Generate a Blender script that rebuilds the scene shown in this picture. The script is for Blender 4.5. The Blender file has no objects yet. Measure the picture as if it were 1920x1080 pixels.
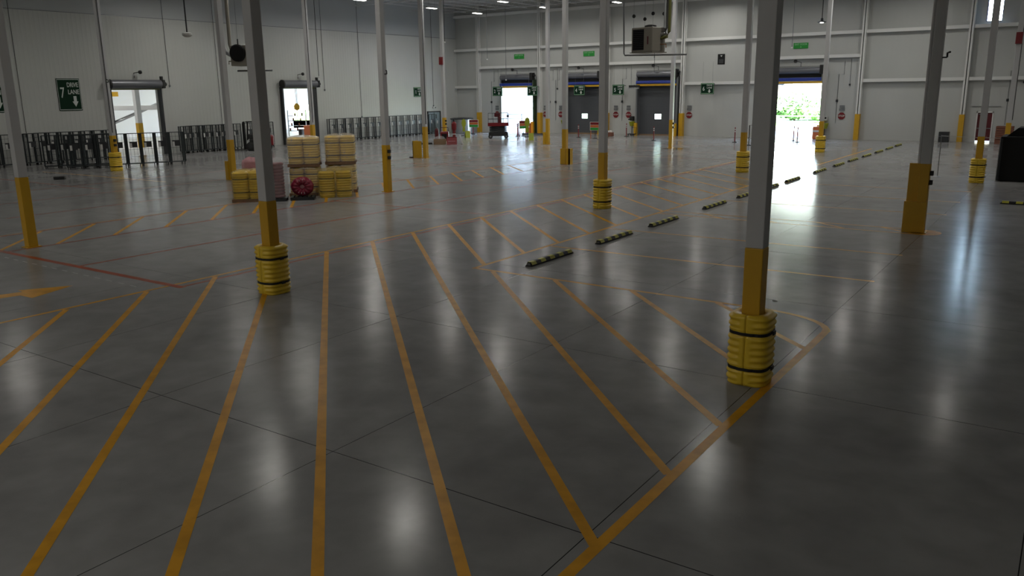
import bpy, bmesh, math, random
from mathutils import Vector, Matrix, noise
C = bpy.context.scene.collection
PI = math.pi
random.seed(7)

# ---------------------------------------------------------------- materials
def _mat(name):
    m = bpy.data.materials.new(name); m.use_nodes = True
    nt = m.node_tree
    return m, nt, nt.nodes['Principled BSDF']
def mat(name, col, rough=.5, metal=0, bump=0, scale=20, var=0.0, spec=.5, coat=0):
    m, nt, b = _mat(name)
    b.inputs['Base Color'].default_value = (*col, 1)
    b.inputs['Roughness'].default_value = rough
    b.inputs['Metallic'].default_value = metal
    b.inputs['Specular IOR Level'].default_value = spec
    b.inputs['Coat Weight'].default_value = coat
    tc = nt.nodes.new('ShaderNodeTexCoord'); n = nt.nodes.new('ShaderNodeTexNoise')
    n.inputs['Scale'].default_value = scale; n.inputs['Detail'].default_value = 4
    nt.links.new(tc.outputs['Object'], n.inputs['Vector'])
    if var:
        r = nt.nodes.new('ShaderNodeMix'); r.data_type = 'RGBA'
        r.inputs['A'].default_value = (*[c*(1-var) for c in col], 1)
        r.inputs['B'].default_value = (*[min(1, c*(1+var)) for c in col], 1)
        nt.links.new(n.outputs['Fac'], r.inputs['Factor'])
        nt.links.new(r.outputs['Result'], b.inputs['Base Color'])
    if bump:
        bp = nt.nodes.new('ShaderNodeBump'); bp.inputs['Strength'].default_value = bump
        bp.inputs['Distance'].default_value = .01
        nt.links.new(n.outputs['Fac'], bp.inputs['Height']); nt.links.new(bp.outputs['Normal'], b.inputs['Normal'])
    return m
def emis(name, col, s):
    m, nt, b = _mat(name)
    b.inputs['Base Color'].default_value = (*col, 1)
    b.inputs['Emission Color'].default_value = (*col, 1)
    b.inputs['Emission Strength'].default_value = s
    return m
def ribbed(name, col, axis, period, depth=.012, rough=.45):
    """metal wall panel: shallow vertical ribs as bump, colour slightly mottled"""
    m, nt, b = _mat(name)
    g = nt.nodes.new('ShaderNodeNewGeometry'); s = nt.nodes.new('ShaderNodeSeparateXYZ')
    nt.links.new(g.outputs['Position'], s.inputs[0])
    a = nt.nodes.new('ShaderNodeMath'); a.operation = 'DIVIDE'; a.inputs[1].default_value = period
    nt.links.new(s.outputs[axis], a.inputs[0])
    f = nt.nodes.new('ShaderNodeMath'); f.operation = 'FRACT'; nt.links.new(a.outputs[0], f.inputs[0])
    r = nt.nodes.new('ShaderNodeValToRGB'); e = r.color_ramp.elements
    e[0].position = 0; e[0].color = (0, 0, 0, 1); e[1].position = .12; e[1].color = (1, 1, 1, 1)
    x = e.new(.45); x.color = (1, 1, 1, 1); x = e.new(.57); x.color = (.35, .35, .35, 1); x = e.new(.92); x.color = (.35, .35, .35, 1)
    x = e.new(1.0); x.color = (0, 0, 0, 1)
    nt.links.new(f.outputs[0], r.inputs[0])
    bp = nt.nodes.new('ShaderNodeBump'); bp.inputs['Strength'].default_value = .42; bp.inputs['Distance'].default_value = depth
    nt.links.new(r.outputs['Color'], bp.inputs['Height']); nt.links.new(bp.outputs['Normal'], b.inputs['Normal'])
    n = nt.nodes.new('ShaderNodeTexNoise'); n.inputs['Scale'].default_value = .35; n.inputs['Detail'].default_value = 3
    nt.links.new(g.outputs['Position'], n.inputs['Vector'])
    mx = nt.nodes.new('ShaderNodeMix'); mx.data_type = 'RGBA'
    mx.inputs['A'].default_value = (*[c*.92 for c in col], 1); mx.inputs['B'].default_value = (*[c*1.05 for c in col], 1)
    nt.links.new(n.outputs['Fac'], mx.inputs['Factor']); nt.links.new(mx.outputs['Result'], b.inputs['Base Color'])
    b.inputs['Roughness'].default_value = rough
    return m
def concrete(name):
    m, nt, b = _mat(name)
    L = nt.links.new
    g = nt.nodes.new('ShaderNodeNewGeometry')
    mp = nt.nodes.new('ShaderNodeMapping'); mp.inputs['Scale'].default_value = (1, 1, 1)
    L(g.outputs['Position'], mp.inputs['Vector'])
    n1 = nt.nodes.new('ShaderNodeTexNoise'); n1.inputs['Scale'].default_value = .22; n1.inputs['Detail'].default_value = 5; n1.inputs['Roughness'].default_value = .6
    n2 = nt.nodes.new('ShaderNodeTexNoise'); n2.inputs['Scale'].default_value = 1.6; n2.inputs['Detail'].default_value = 6; n2.inputs['Distortion'].default_value = .2
    n3 = nt.nodes.new('ShaderNodeTexNoise'); n3.inputs['Scale'].default_value = 60; n3.inputs['Detail'].default_value = 3
    for n in (n1, n2, n3): L(mp.outputs[0], n.inputs['Vector'])
    a = nt.nodes.new('ShaderNodeMath'); a.operation = 'MULTIPLY_ADD'; a.inputs[1].default_value = .6
    L(n1.outputs['Fac'], a.inputs[0])
    a2 = nt.nodes.new('ShaderNodeMath'); a2.operation = 'MULTIPLY'; a2.inputs[1].default_value = .4; L(n2.outputs['Fac'], a2.inputs[0])
    L(a2.outputs[0], a.inputs[2])
    r = nt.nodes.new('ShaderNodeValToRGB'); e = r.color_ramp.elements
    e[0].position = .36; e[0].color = (.205, .203, .20, 1); e[1].position = .62; e[1].color = (.30, .297, .292, 1)
    L(a.outputs[0], r.inputs[0]); 
    # saw-cut joints: thin dark lines on the 10.67/3 and 15.24/3 metre grid
    s = nt.nodes.new('ShaderNodeSeparateXYZ'); L(g.outputs['Position'], s.inputs[0])
    def line(out, off, per, w):
        p = nt.nodes.new('ShaderNodeMath'); p.operation = 'ADD'; p.inputs[1].default_value = off+per*100; L(out, p.inputs[0])
        q = nt.nodes.new('ShaderNodeMath'); q.operation = 'MODULO'; q.inputs[1].default_value = per; L(p.outputs[0], q.inputs[0])
        t = nt.nodes.new('ShaderNodeMath'); t.operation = 'LESS_THAN'; t.inputs[1].default_value = w; L(q.outputs[0], t.inputs[0])
        return t.outputs[0]
    l1 = line(s.outputs['X'], 3.56, 10.67/3, .011); l2 = line(s.outputs['Y'], -6.42, 15.24/3, .013)
    mxx = nt.nodes.new('ShaderNodeMath'); mxx.operation = 'MAXIMUM'; L(l1, mxx.inputs[0]); L(l2, mxx.inputs[1])
    mx = nt.nodes.new('ShaderNodeMix'); mx.data_type = 'RGBA'; L(mxx.outputs[0], mx.inputs['Factor'])
    L(r.outputs['Color'], mx.inputs['A']); mx.inputs['B'].default_value = (.015, .015, .015, 1)
    L(mx.outputs['Result'], b.inputs['Base Color'])
    rr = nt.nodes.new('ShaderNodeMapRange'); rr.inputs['To Min'].default_value = .155; rr.inputs['To Max'].default_value = .205
    rr.inputs['From Min'].default_value = .3; rr.inputs['From Max'].default_value = .7
    L(n1.outputs['Fac'], rr.inputs['Value']); L(rr.outputs[0], b.inputs['Roughness'])
    n4 = nt.nodes.new('ShaderNodeTexNoise'); n4.inputs['Scale'].default_value = 3; n4.inputs['Detail'].default_value = 2; L(mp.outputs[0], n4.inputs['Vector'])
    bp = nt.nodes.new('ShaderNodeBump'); bp.inputs['Strength'].default_value = .2; bp.inputs['Distance'].default_value = .004
    L(n4.outputs['Fac'], bp.inputs['Height'])
    bp2 = nt.nodes.new('ShaderNodeBump'); bp2.inputs['Strength'].default_value = .04; bp2.inputs['Distance'].default_value = .001
    L(n3.outputs['Fac'], bp2.inputs['Height']); L(bp.outputs['Normal'], bp2.inputs['Normal']); L(bp2.outputs['Normal'], b.inputs['Normal'])
    b.inputs['Specular IOR Level'].default_value = .085
    return m
def paint(name, col):
    """floor paint: worn slightly, same sheen as the concrete"""
    m, nt, b = _mat(name); L = nt.links.new
    g = nt.nodes.new('ShaderNodeNewGeometry')
    n = nt.nodes.new('ShaderNodeTexNoise'); n.inputs['Scale'].default_value = 3; n.inputs['Detail'].default_value = 8; L(g.outputs['Position'], n.inputs['Vector'])
    r = nt.nodes.new('ShaderNodeValToRGB'); e = r.color_ramp.elements
    e[0].position = .25; e[0].color = (*[c*.7 for c in col], 1); e[1].position = .6; e[1].color = (*col, 1)
    L(n.outputs['Fac'], r.inputs[0]); L(r.outputs['Color'], b.inputs['Base Color'])
    b.inputs['Roughness'].default_value = .3; b.inputs['Specular IOR Level'].default_value = .1
    return m
def film(name, col, alpha, rough=.15):
    m, nt, b = _mat(name); L = nt.links.new
    b.inputs['Base Color'].default_value = (*col, 1); b.inputs['Roughness'].default_value = rough
    tc = nt.nodes.new('ShaderNodeTexCoord'); n = nt.nodes.new('ShaderNodeTexNoise'); n.inputs['Scale'].default_value = 3; n.inputs['Detail'].default_value = 5
    n.inputs['Distortion'].default_value = .8
    L(tc.outputs['Object'], n.inputs['Vector'])
    mr = nt.nodes.new('ShaderNodeMapRange'); mr.inputs['From Min'].default_value = .35; mr.inputs['From Max'].default_value = .7
    mr.inputs['To Min'].default_value = alpha*.85; mr.inputs['To Max'].default_value = min(1, alpha*1.15)
    L(n.outputs['Fac'], mr.inputs['Value']); L(mr.outputs[0], b.inputs['Alpha'])
    bp = nt.nodes.new('ShaderNodeBump'); bp.inputs['Strength'].default_value = .7; bp.inputs['Distance'].default_value = .03
    L(n.outputs['Fac'], bp.inputs['Height']); L(bp.outputs['Normal'], b.inputs['Normal'])
    return m
M = dict(
 floor=concrete('polished_concrete'), yline=paint('amber_floor_paint', (.68, .33, .02)), rline=paint('red_floor_paint', (.36, .075, .03)), wline=paint('chalk_marks', (.45, .45, .43)),
 wall_b=ribbed('white_wall_panel_back', (.50, .51, .49), 'X', .92), wall_l=ribbed('white_wall_panel_left', (.54, .55, .52), 'Y', .305),
 wall_l2=ribbed('upper_white_wall_panel', (.48, .50, .50), 'Y', 3.0, .004), wall_p=mat('plain_white_wall', (.55, .55, .52), .6, var=.04, scale=2),
 wall_bright=mat('clean_white_wall', (.8, .8, .8), .6, var=.03),
 white=mat('white_steel_paint', (.52, .52, .52), .4, var=.04, scale=3), girt=mat('white_girt_paint', (.72, .72, .70), .45, var=.03),
 yel=mat('column_yellow_paint', (.60, .34, .015), .4, var=.08, scale=4), sleeve=mat('yellow_plastic', (.80, .54, .035), .38, var=.06, scale=5),
 black=mat('black_rubber', (.012, .012, .012), .55), strap=mat('black_webbing', (.008, .008, .009), .7), dark=mat('dark_grey_metal', (.035, .037, .04), .45, .3),
 cart=mat('dark_green_grey_steel', (.035, .042, .045), .4, .5), grey=mat('grey_steel', (.23, .24, .25), .4, .6), drum=mat('dark_grey_hood', (.15, .155, .17), .35, .3),
 galv=mat('galvanised_steel', (.45, .46, .47), .32, .85, var=.15, scale=6), shutter=None, blue=mat('blue_door_fabric', (.015, .04, .30), .4),
 red=mat('red_paint', (.18, .008, .012), .35, var=.1), dred=mat('dark_red_paint', (.10, .008, .012), .4), green=mat('dark_green_sign', (.004, .028, .012), .6, spec=.15),
 bgreen=mat('bright_green_sign', (.02, .30, .04), .4), letter=mat('white_lettering', (.62, .66, .62), .5), pletter=mat('pale_green_lettering', (.30, .55, .32), .5),
 yg=mat('fluorescent_yellow_green', (.30, .34, .02), .45), orange=mat('orange_plastic', (.55, .14, .04), .45), beige=mat('beige_sheet_metal', (.27, .25, .21), .4, .2, var=.05),
 wood=mat('pallet_wood', (.22, .13, .07), .8, bump=.4, var=.25, scale=8), film=film('stretch_film', (.75, .72, .66), .30), silver=film('silver_stretch_film', (.8, .8, .8), .18, .1),
 magenta=mat('wine_red_plastic', (.22, .012, .035), .3, var=.2), redpl=mat('red_plastic_ribs', (.15, .010, .016), .35), copper=mat('brown_gas_pipe', (.30, .13, .05), .4, .4), olive=mat('olive_duct', (.12, .12, .03), .5),
 lens=emis('lamp_lens', (1.0, .97, .88), 9), joist=mat('ceiling_white_steel', (.65, .65, .65), .5), deck=None, glass=None, leaf=mat('foliage', (.26, .42, .20), .6, var=.4), bark=mat('bark', (.12, .08, .05), .9),
 ground=mat('outdoor_concrete', (.50, .50, .47), .8, var=.1, scale=.3), grass=mat('grass', (.13, .26, .06), .9, var=.3, scale=.5), paper=mat('white_paper', (.6, .6, .58), .7), bluep=mat('blue_machine_paint', (.02, .25, .55), .4),
 doorblue=mat('grey_blue_door_paint', (.22, .28, .30), .4), box=mat('brown_cardboard', (.25, .16, .09), .8), bag=mat('black_cloth', (.004, .004, .004), .9), stain=mat('damp_concrete', (.16, .14, .11), .12, var=.3),
 handle=mat('chrome', (.6, .6, .6), .2, 1), rope=mat('grey_rope', (.35, .35, .33), .7), rust=mat('red_brown_boards', (.20, .075, .045), .7, var=.2), pinkpl=film('pink_wrap', (.7, .35, .38), .6), dkgreen=mat('green_guide_paint', (.04, .07, .03), .5),
 yfilm=film('yellow_tinted_film', (.55, .42, .12), .35))
M['stopy'] = mat('yellow_rubber_paint', (.55, .52, .06), .5)
M['shutter'] = ribbed('grey_slat_shutter', (.075, .08, .09), 'Z', .10, .012, .4)
M['deck'] = ribbed('corrugated_roof_deck', (.7, .7, .7), 'X', .15, .03, .6)
m, nt, b = _mat('clear_glass'); b.inputs['Transmission Weight'].default_value = 1; b.inputs['Roughness'].default_value = .02; b.inputs['Base Color'].default_value = (.85, .95, 1, 1); b.inputs['Alpha'].default_value = .25; M['glass'] = m
m, nt, b = _mat('frosted_vision_panel'); b.inputs['Transmission Weight'].default_value = 1; b.inputs['Roughness'].default_value = .4; b.inputs['Base Color'].default_value = (.6, .7, .62, 1); b.inputs['Alpha'].default_value = .9; M['frost'] = m

# ---------------------------------------------------------------- mesh helpers
class MB:
    def __init__(s): s.bm = bmesh.new()
    def box(s, x0, x1, y0, y1, z0, z1, rz=0, c=None, bev=0):
        r = bmesh.ops.create_cube(s.bm, size=1)
        vs = r['verts']
        bmesh.ops.scale(s.bm, vec=(x1-x0, y1-y0, z1-z0), verts=vs)
        bmesh.ops.translate(s.bm, vec=((x0+x1)/2, (y0+y1)/2, (z0+z1)/2), verts=vs)
        if bev:
            es = list({e for v in vs for e in v.link_edges})
            out = bmesh.ops.bevel(s.bm, geom=es, offset=bev, segments=2, affect='EDGES', profile=.5)
            vs = list({v for f in out['faces'] for v in f.verts} | {v for v in vs if v.is_valid})
        if rz: bmesh.ops.rotate(s.bm, cent=c or ((x0+x1)/2, (y0+y1)/2, 0), matrix=Matrix.Rotation(rz, 3, 'Z'), verts=vs)
        return s
    def tube(s, pts, r, n=8, caps=True):
        pts = [Vector(p) for p in pts]; rings = []
        for i, p in enumerate(pts):
            d = (pts[min(i+1, len(pts)-1)]-pts[max(i-1, 0)]).normalized()
            up = Vector((0, 0, 1)) if abs(d.z) < .95 else Vector((1, 0, 0))
            a = d.cross(up).normalized(); b_ = d.cross(a).normalized()
            rr = r[i] if isinstance(r, (list, tuple)) else r
            rings.append([s.bm.verts.new(p+rr*(math.cos(2*PI*k/n)*a+math.sin(2*PI*k/n)*b_)) for k in range(n)])
        for A, B in zip(rings, rings[1:]):
            for k in range(n): s.bm.faces.new((A[k], A[(k+1) % n], B[(k+1) % n], B[k]))
        if caps: s.bm.faces.new(rings[0]); s.bm.faces.new(rings[-1])
        return s
    def lathe(s, prof, n=24, cx=0, cy=0, axis='Z', o=(0, 0, 0)):
        rings = []; o = Vector(o)
        def P(r, z, a):
            if axis == 'Z': return o+Vector((cx+r*math.cos(a), cy+r*math.sin(a), z))
            if axis == 'Y': return o+Vector((r*math.cos(a), z, r*math.sin(a)))
            return o+Vector((z, r*math.cos(a), r*math.sin(a)))
        for r, z in prof: rings.append([s.bm.verts.new(P(r, z, 2*PI*k/n)) for k in range(n)])
        for A, B in zip(rings, rings[1:]):
            for k in range(n): s.bm.faces.new((A[k], A[(k+1) % n], B[(k+1) % n], B[k]))
        s.bm.faces.new(rings[0]); s.bm.faces.new(rings[-1])
        return s
    def prism(s, poly, z0, z1, f=None):
        """poly in 2D; f maps (u,v,w)->xyz"""
        f = f or (lambda u, v, w: (u, v, w))
        a = [s.bm.verts.new(f(u, v, z0)) for u, v in poly]; b_ = [s.bm.verts.new(f(u, v, z1)) for u, v in poly]
        n = len(poly)
        s.bm.faces.new(a); s.bm.faces.new(b_)
        for k in range(n): s.bm.faces.new((a[k], a[(k+1) % n], b_[(k+1) % n], b_[k]))
        return s
    def grid(s, rows, closed=True):
        R = [[s.bm.verts.new(p) for p in r] for r in rows]
        for A, B in zip(R, R[1:]):
            n = len(A)
            for k in range(n if closed else n-1): s.bm.faces.new((A[k], A[(k+1) % n], B[(k+1) % n], B[k]))
        return R
    def build(s, name, m, parent=None, smooth=False, bevel=0):
        bmesh.ops.recalc_face_normals(s.bm, faces=s.bm.faces)
        me = bpy.data.meshes.new(name); s.bm.to_mesh(me); s.bm.free()
        for mm in (m if isinstance(m, (list, tuple)) else [m]): me.materials.append(mm)
        if smooth:
            for p in me.polygons: p.use_smooth = True
        o = bpy.data.objects.new(name, me); C.objects.link(o)
        if bevel:
            md = o.modifiers.new('b', 'BEVEL'); md.width = bevel; md.segments = 2; md.limit_method = 'ANGLE'
        if parent: o.parent = parent
        return o
def tag(o, label, cat, group=None, kind=None):
    if label: o['label'] = label
    if cat: o['category'] = cat
    if group: o['group'] = group
    if kind: o['kind'] = kind
    return o
def T(name, label, cat, loc=(0, 0, 0), rz=0, group=None):
    o = bpy.data.objects.new(name, None); C.objects.link(o); o.empty_display_size = .2
    o.location = loc; o.rotation_euler = (0, 0, rz)
    return tag(o, label, cat, group)
def S(o): o['kind'] = 'structure'; return o
def kids(o): return [c for c in C.objects if c.parent == o]
def dup(src, label=None, loc=None, rz=None, group=None, skip=()):
    def rec(o, p):
        c = o.copy(); C.objects.link(c)
        if p: c.parent = p
        for k in ch.get(o.name, []):
            if k.name.split('.')[0] not in skip: rec(k, c)
        return c
    ch = {}
    for o in list(C.objects):
        if o.parent: ch.setdefault(o.parent.name, []).append(o)
    c = rec(src, None)
    if label: c['label'] = label
    if loc: c.location = loc
    if rz is not None: c.rotation_euler = (0, 0, rz)
    if group: c['group'] = group
    return c
def text(name, s, size, m, parent, mat4, ax='CENTER', ext=.004, sx=1):
    cu = bpy.data.curves.new(name, 'FONT'); cu.body = s; cu.size = size; cu.extrude = ext; cu.align_x = ax; cu.align_y = 'CENTER'; cu.offset = size*.012
    o = bpy.data.objects.new(name, cu); C.objects.link(o)
    me = bpy.data.meshes.new_from_object(o.evaluated_get(bpy.context.evaluated_depsgraph_get()))
    bpy.data.objects.remove(o)
    me.name = name; me.transform(mat4 @ Matrix.Diagonal((sx, 1, 1, 1))); me.materials.clear(); me.materials.append(m)
    o2 = bpy.data.objects.new(name, me); C.objects.link(o2); o2.parent = parent
    return o2
def facing_minus_y(x, y, z):   # text plane facing -Y (reader looks toward +Y)
    return Matrix.Translation((x, y, z)) @ Matrix.Rotation(PI/2, 4, 'X')

# ---------------------------------------------------------------- the shell
XL, XR, YB, YF, ZT = -56.5, 22.0, 72.2, -16.0, 13.0
f = MB().box(XL-.3, XR, YF, YB+.3, -.3, 0).build('floor', M['floor']); S(f)
S(MB().box(XL-.3, XR+.3, YF-.3, YB+.3, ZT, ZT+.1).build('ceiling', M['deck'])); ceil = C.objects['ceiling']
# back wall with four drive-through openings, a man door and a high window
ops = [(-50.3, -46.4, 0, 4.6), (-42.6, -38.7, 0, 4.6), (-34.8, -30.9, 0, 4.6), (-22.1, -18.15, 0, 4.6), (-6.75, -5.75, .03, 2.2), (-6.9, -5.85, 8.76, 12.2)]
def wall_with_openings(name, a0, a1, z1, ops, mk, m, zs=0):
    b = MB(); xs = sorted({a0, a1, *[o[0] for o in ops], *[o[1] for o in ops]})
    for u, v in zip(xs, xs[1:]):
        o = sorted([o for o in ops if o[0] <= u+1e-6 and o[1] >= v-1e-6], key=lambda o: o[2]); z = zs
        for q in o:
            if q[2] > z+1e-6: mk(b, u, v, z, q[2])
            z = max(z, q[3])
        if z < z1: mk(b, u, v, z, z1)
    return S(b.build(name, m))
wb = wall_with_openings('wall_back', XL-.3, XR, ZT, ops, lambda b, u, v, z0, z1: b.box(u, v, YB, YB+.25, z0, z1), M['wall_b'])
opl = [(32.85, 36.55, 0, 4.72), (48.05, 51.6, 0, 4.72)]
wl = wall_with_openings('wall_left', YF, YB+.25, 9.68, opl, lambda b, u, v, z0, z1: b.box(XL-.25, XL, u, v, z0, z1), M['wall_l'])
up = MB().box(XL-.25, XL-.04, YF, YB+.25, 9.68, ZT).build('upper_panel', M['wall_l2'], wl)
b = MB()
b.box(XL-.02, XL+.012, YF, YB, 9.66, 9.70); b.build('panel_seam', M['grey'], wl)
S(MB().box(XR, XR+.25, YF, YB+.25, 0, ZT).build('wall_right', M['wall_p']))
S(MB().box(XL-.25, XR+.25, YF-.25, YF, 0, ZT).build('wall_front', M['wall_p']))
b = MB().box(XL, XR, YB-.35, YB-.02, 11.72, 11.98); b.build('eave_beam', M['girt'], wb)
# wall columns and girts on the back wall
wcs = [-53.4, -45.75, -38.13, -30.45, -22.95, -15.25, -7.75, -.1, 7.5, 15.1]
for x in wcs:
    o = MB().box(x-.16, x+.16, YB-.42, YB-.4, 2.03, 12.9).box(x-.16, x+.16, YB-.03, YB-.0, 2.03, 12.9).box(x-.03, x+.03, YB-.42, YB, 2.03, 12.9).build('wall_column', M['girt'], wb)
    MB().box(x-.18, x+.18, YB-.45, YB-.002, 0, 2.05).build('column_guard', M['yel'], o)
gb = [(XL, -53.4), *zip(wcs, wcs[1:])]
door_bays = {1, 2, 3, 5}
for k, (u, v) in enumerate(gb):
    zz = [8.32] + ([6.5] if k in door_bays else []) + ([4.55] if k not in door_bays else [])
    if k == 4: zz = [8.32, 4.55]
    for z in zz: MB().box(u+(.17 if k else 0), v-.17, YB-.36, YB-.01, z, z+.03).box(u+(.17 if k else 0), v-.17, YB-.36, YB-.33, z, z+.26).build('girt', M['girt'], wb)
# roof framing
def truss(name, L, d, panels, ch, m):
    b = MB(); b.box(0, L, -ch, ch, d-.06, d); b.box(0, L, -ch, ch, 0, .06)
    w = L/panels
    for k in range(panels): b.tube([(k*w, 0, .03), ((k+.5)*w, 0, d-.03), ((k+1)*w, 0, .03)], .014, 4)
    return b.build(name, m, ceil)
j0 = truss('bar_joist', 15.1, .72, 12, .05, M['joist']); j0.location = (-55, 57, 12.25); j0.rotation_euler = (0, 0, PI/2)
for r, y in enumerate((26.84, 42.08, 57.15)):
    for k in range(28):
        if r == 2 and k == 0: continue
        c = j0.copy(); C.objects.link(c); c.parent = ceil; c.location = (-55+1.9*k, y, 12.25)
g0 = truss('roof_girder', 53, 1.0, 40, .09, M['joist']); g0.location = (-56.4, 57.32, 11.95)
for y in (42.08, 26.84, 11.6):
    c = g0.copy(); C.objects.link(c); c.parent = ceil; c.location = (-56.4, y, 11.95)
for y in (50.0, 65.2, 69.5): MB().tube([(XL+.1, y, 12.1), (-4, y, 12.1)], .035, 6).build('bridging_pipe', M['joist'], ceil)

# ---------------------------------------------------------------- paint on the floor (parts of the floor)
def stripe(name, p, q, w, m, z=.0015, lab=None):
    p, q = Vector((*p, 0)), Vector((*q, 0)); d = (q-p).normalized(); n = Vector((-d.y, d.x, 0))*w/2
    b = MB(); vs = [b.bm.verts.new(v+Vector((0, 0, z))) for v in (p+n, q+n, q-n, p-n)]; b.bm.faces.new(vs)
    o = b.build(name, m, f)
    if lab: o['label'] = lab
    return o
Y_, R_ = M['yline'], M['rline']
stripe('lane_line', (-16.95, 2), (-16.85, 62), .10, Y_, lab='long amber line left of the striped area')
stripe('red_lane_line', (-16.60, 10.8), (-16.62, 60), .10, R_, .0012, 'red line beside the long amber line')
stripe('lane_line', (-12.05, 15.9), (-12.03, 62), .11, Y_, lab='amber line in front of the wheel stops')
stripe('lane_line', (-3.37, .5), (-3.37, 14.9), .13, Y_, lab='amber line past the nearest column')
stripe('lane_line', (-12.1, 15.9), (-4.9, 15.77), .10, Y_, lab='amber line closing the striped triangle')
b = MB(); arc = []
for t in range(9):
    a = PI/2*(1-t/8); arc.append((-4.9+1.53*math.cos(a), 14.75+1.02*math.sin(a)))
for r_ in (1,):
    top = []; bot = []
    for t in range(9):
        a = PI/2*(1-t/8)
        top.append((-4.9+1.595*math.cos(a), 14.75+1.07*math.sin(a))); bot.append((-4.9+1.465*math.cos(a), 14.75+.96*math.sin(a)))
    R = b.grid([[(x, y, .0016) for x, y in top], [(x, y, .0016) for x, y in bot]], closed=False)
b.build('corner_line', Y_, f)
for k in range(-5, 20):
    y0 = 8.3+1.80*k           # at X = -16.85
    if k < 7:
        # runs to the near line or is broken by the triangle
        x1, y1 = -3.4, y0-.952*13.45
        if k < 6 or True:
            if y1 < 2.2:
                x1 = -16.85+(y0-2.2)/.952; y1 = 2.2
            if y0-.952*4.8 < 16 :
                if y0 > 2.3: stripe('hatch_stripe', (-16.85, y0), (x1, y1), .12, Y_, .0018)
        if y0-.952*4.8 >= 16:
            stripe('hatch_stripe', (-16.85, y0), (-12.05, y0-.952*4.8), .12, Y_, .0018)
    else:
        stripe('hatch_stripe', (-16.85, y0), (-12.05, y0-.952*4.8), .12, Y_, .0018)
for xa, ya, yb in ((-11.45, 15.83, 8.07), (-9.66, 15.8, 9.72), (-7.69, 15.78, 11.6), (-5.75, 15.75, 13.6)):
    stripe('hatch_stripe', (xa, ya), (-3.42, yb), .12, Y_, .0018)
for y in (19.37, 22.85, 30.95, 34.6, 38.2): stripe('stall_line', (-11.95, y), (-3.46, y), .09, Y_)
stripe('stall_line', (-11.95, 27.25), (-3.3, 27.3), .09, Y_); stripe('stall_line', (-11.95, 26.6), (-3.6, 26.4), .09, Y_)
for x in (-10.6, -8.8, -6.75, -4.8): stripe('hatch_stripe', (x, 27.26), (x+1.0, 26.5), .10, Y_, .0018)
b = MB(); b.prism([(-3.5+.42*math.cos(a), 26.85+.5*math.sin(a)) for a in [PI*2*k/20 for k in range(20)]], .0005, .0012); b.build('curb_mark', Y_, f)
stripe('red_lane_line', (-30, 10.76), (-16.5, 10.78), .17, R_, .002, 'thick red line crossing the left aisle')
stripe('red_lane_line', (-21.0, 10.8), (-20.7, 42), .10, R_, .0012)
stripe('red_lane_line', (-24.8, 10.8), (-24.7, 45), .10, R_, .0012); stripe('red_lane_line', (-27.75, 10.8), (-27.5, 45), .08, R_, .0012)
stripe('lane_line', (-27.9, 10.8), (-27.65, 45), .06, Y_, .0014)
for x in (-31.8, -36.3, -40.5): stripe('red_lane_line', (x, 14), (x, 48), .09, R_, .0012)
stripe('red_lane_line', (-25, 23.4), (-17, 23.4), .08, R_, .0012); stripe('red_lane_line', (-40.5, 31), (-17, 31), .08, R_, .0012); stripe('red_lane_line', (-40.5, 38.5), (-17, 38.5), .08, R_, .0012)
stripe('red_lane_line', (-48, 21), (-38, 21), .08, R_, .0012); stripe('lane_line', (-50, 24.4), (-38, 24.5), .07, Y_, .0012)
for k in range(-1, 15):
    y = 12.25+1.79*k
    stripe('hatch_stripe', (-24.85, y), (-27.65, y+2.72), .12, Y_, .0018)
for y in (49, 54, 60): stripe('red_lane_line', (-44, y), (-14, y), .07, R_, .0012)
for k in range(13): stripe('chalk_dash', (-24+.52*k, 10.38-.01*k), (-23.76+.52*k, 10.38-.01*k), .035, M['wline'], .0012)
b = MB(); n = .0016
A_ = [(-22.5, 7.05), (-21.3, 7.05), (-20.3, 7.9), (-18.95, 7.95), (-19.0, 8.3), (-20.6, 8.2), (-21.6, 7.4), (-22.5, 7.4)]
def flat(poly, name, m):
    b = MB(); b.bm.faces.new([b.bm.verts.new((x, y, .0017)) for x, y in poly]); return b.build(name, m, f)
flat([(-18.92, 9.55), (-19.55, 8.62), (-19.3, 8.6), (-19.45, 8.15), (-19.75, 7.7), (-19.35, 7.5), (-19.1, 7.9), (-18.98, 8.4), (-18.5, 8.42)], 'arrow_mark', Y_)
flat([(-19.2, 5.4), (-18.95, 5.4), (-18.9, 7.6), (-19.3, 7.55)], 'arrow_mark', Y_)
MB().lathe([(.001, .0008), (1.0, .0012), (.95, .0016), (.001, .002)], 28, -24.35, 56.6).build('damp_patch', M['stain'], f)

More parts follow.
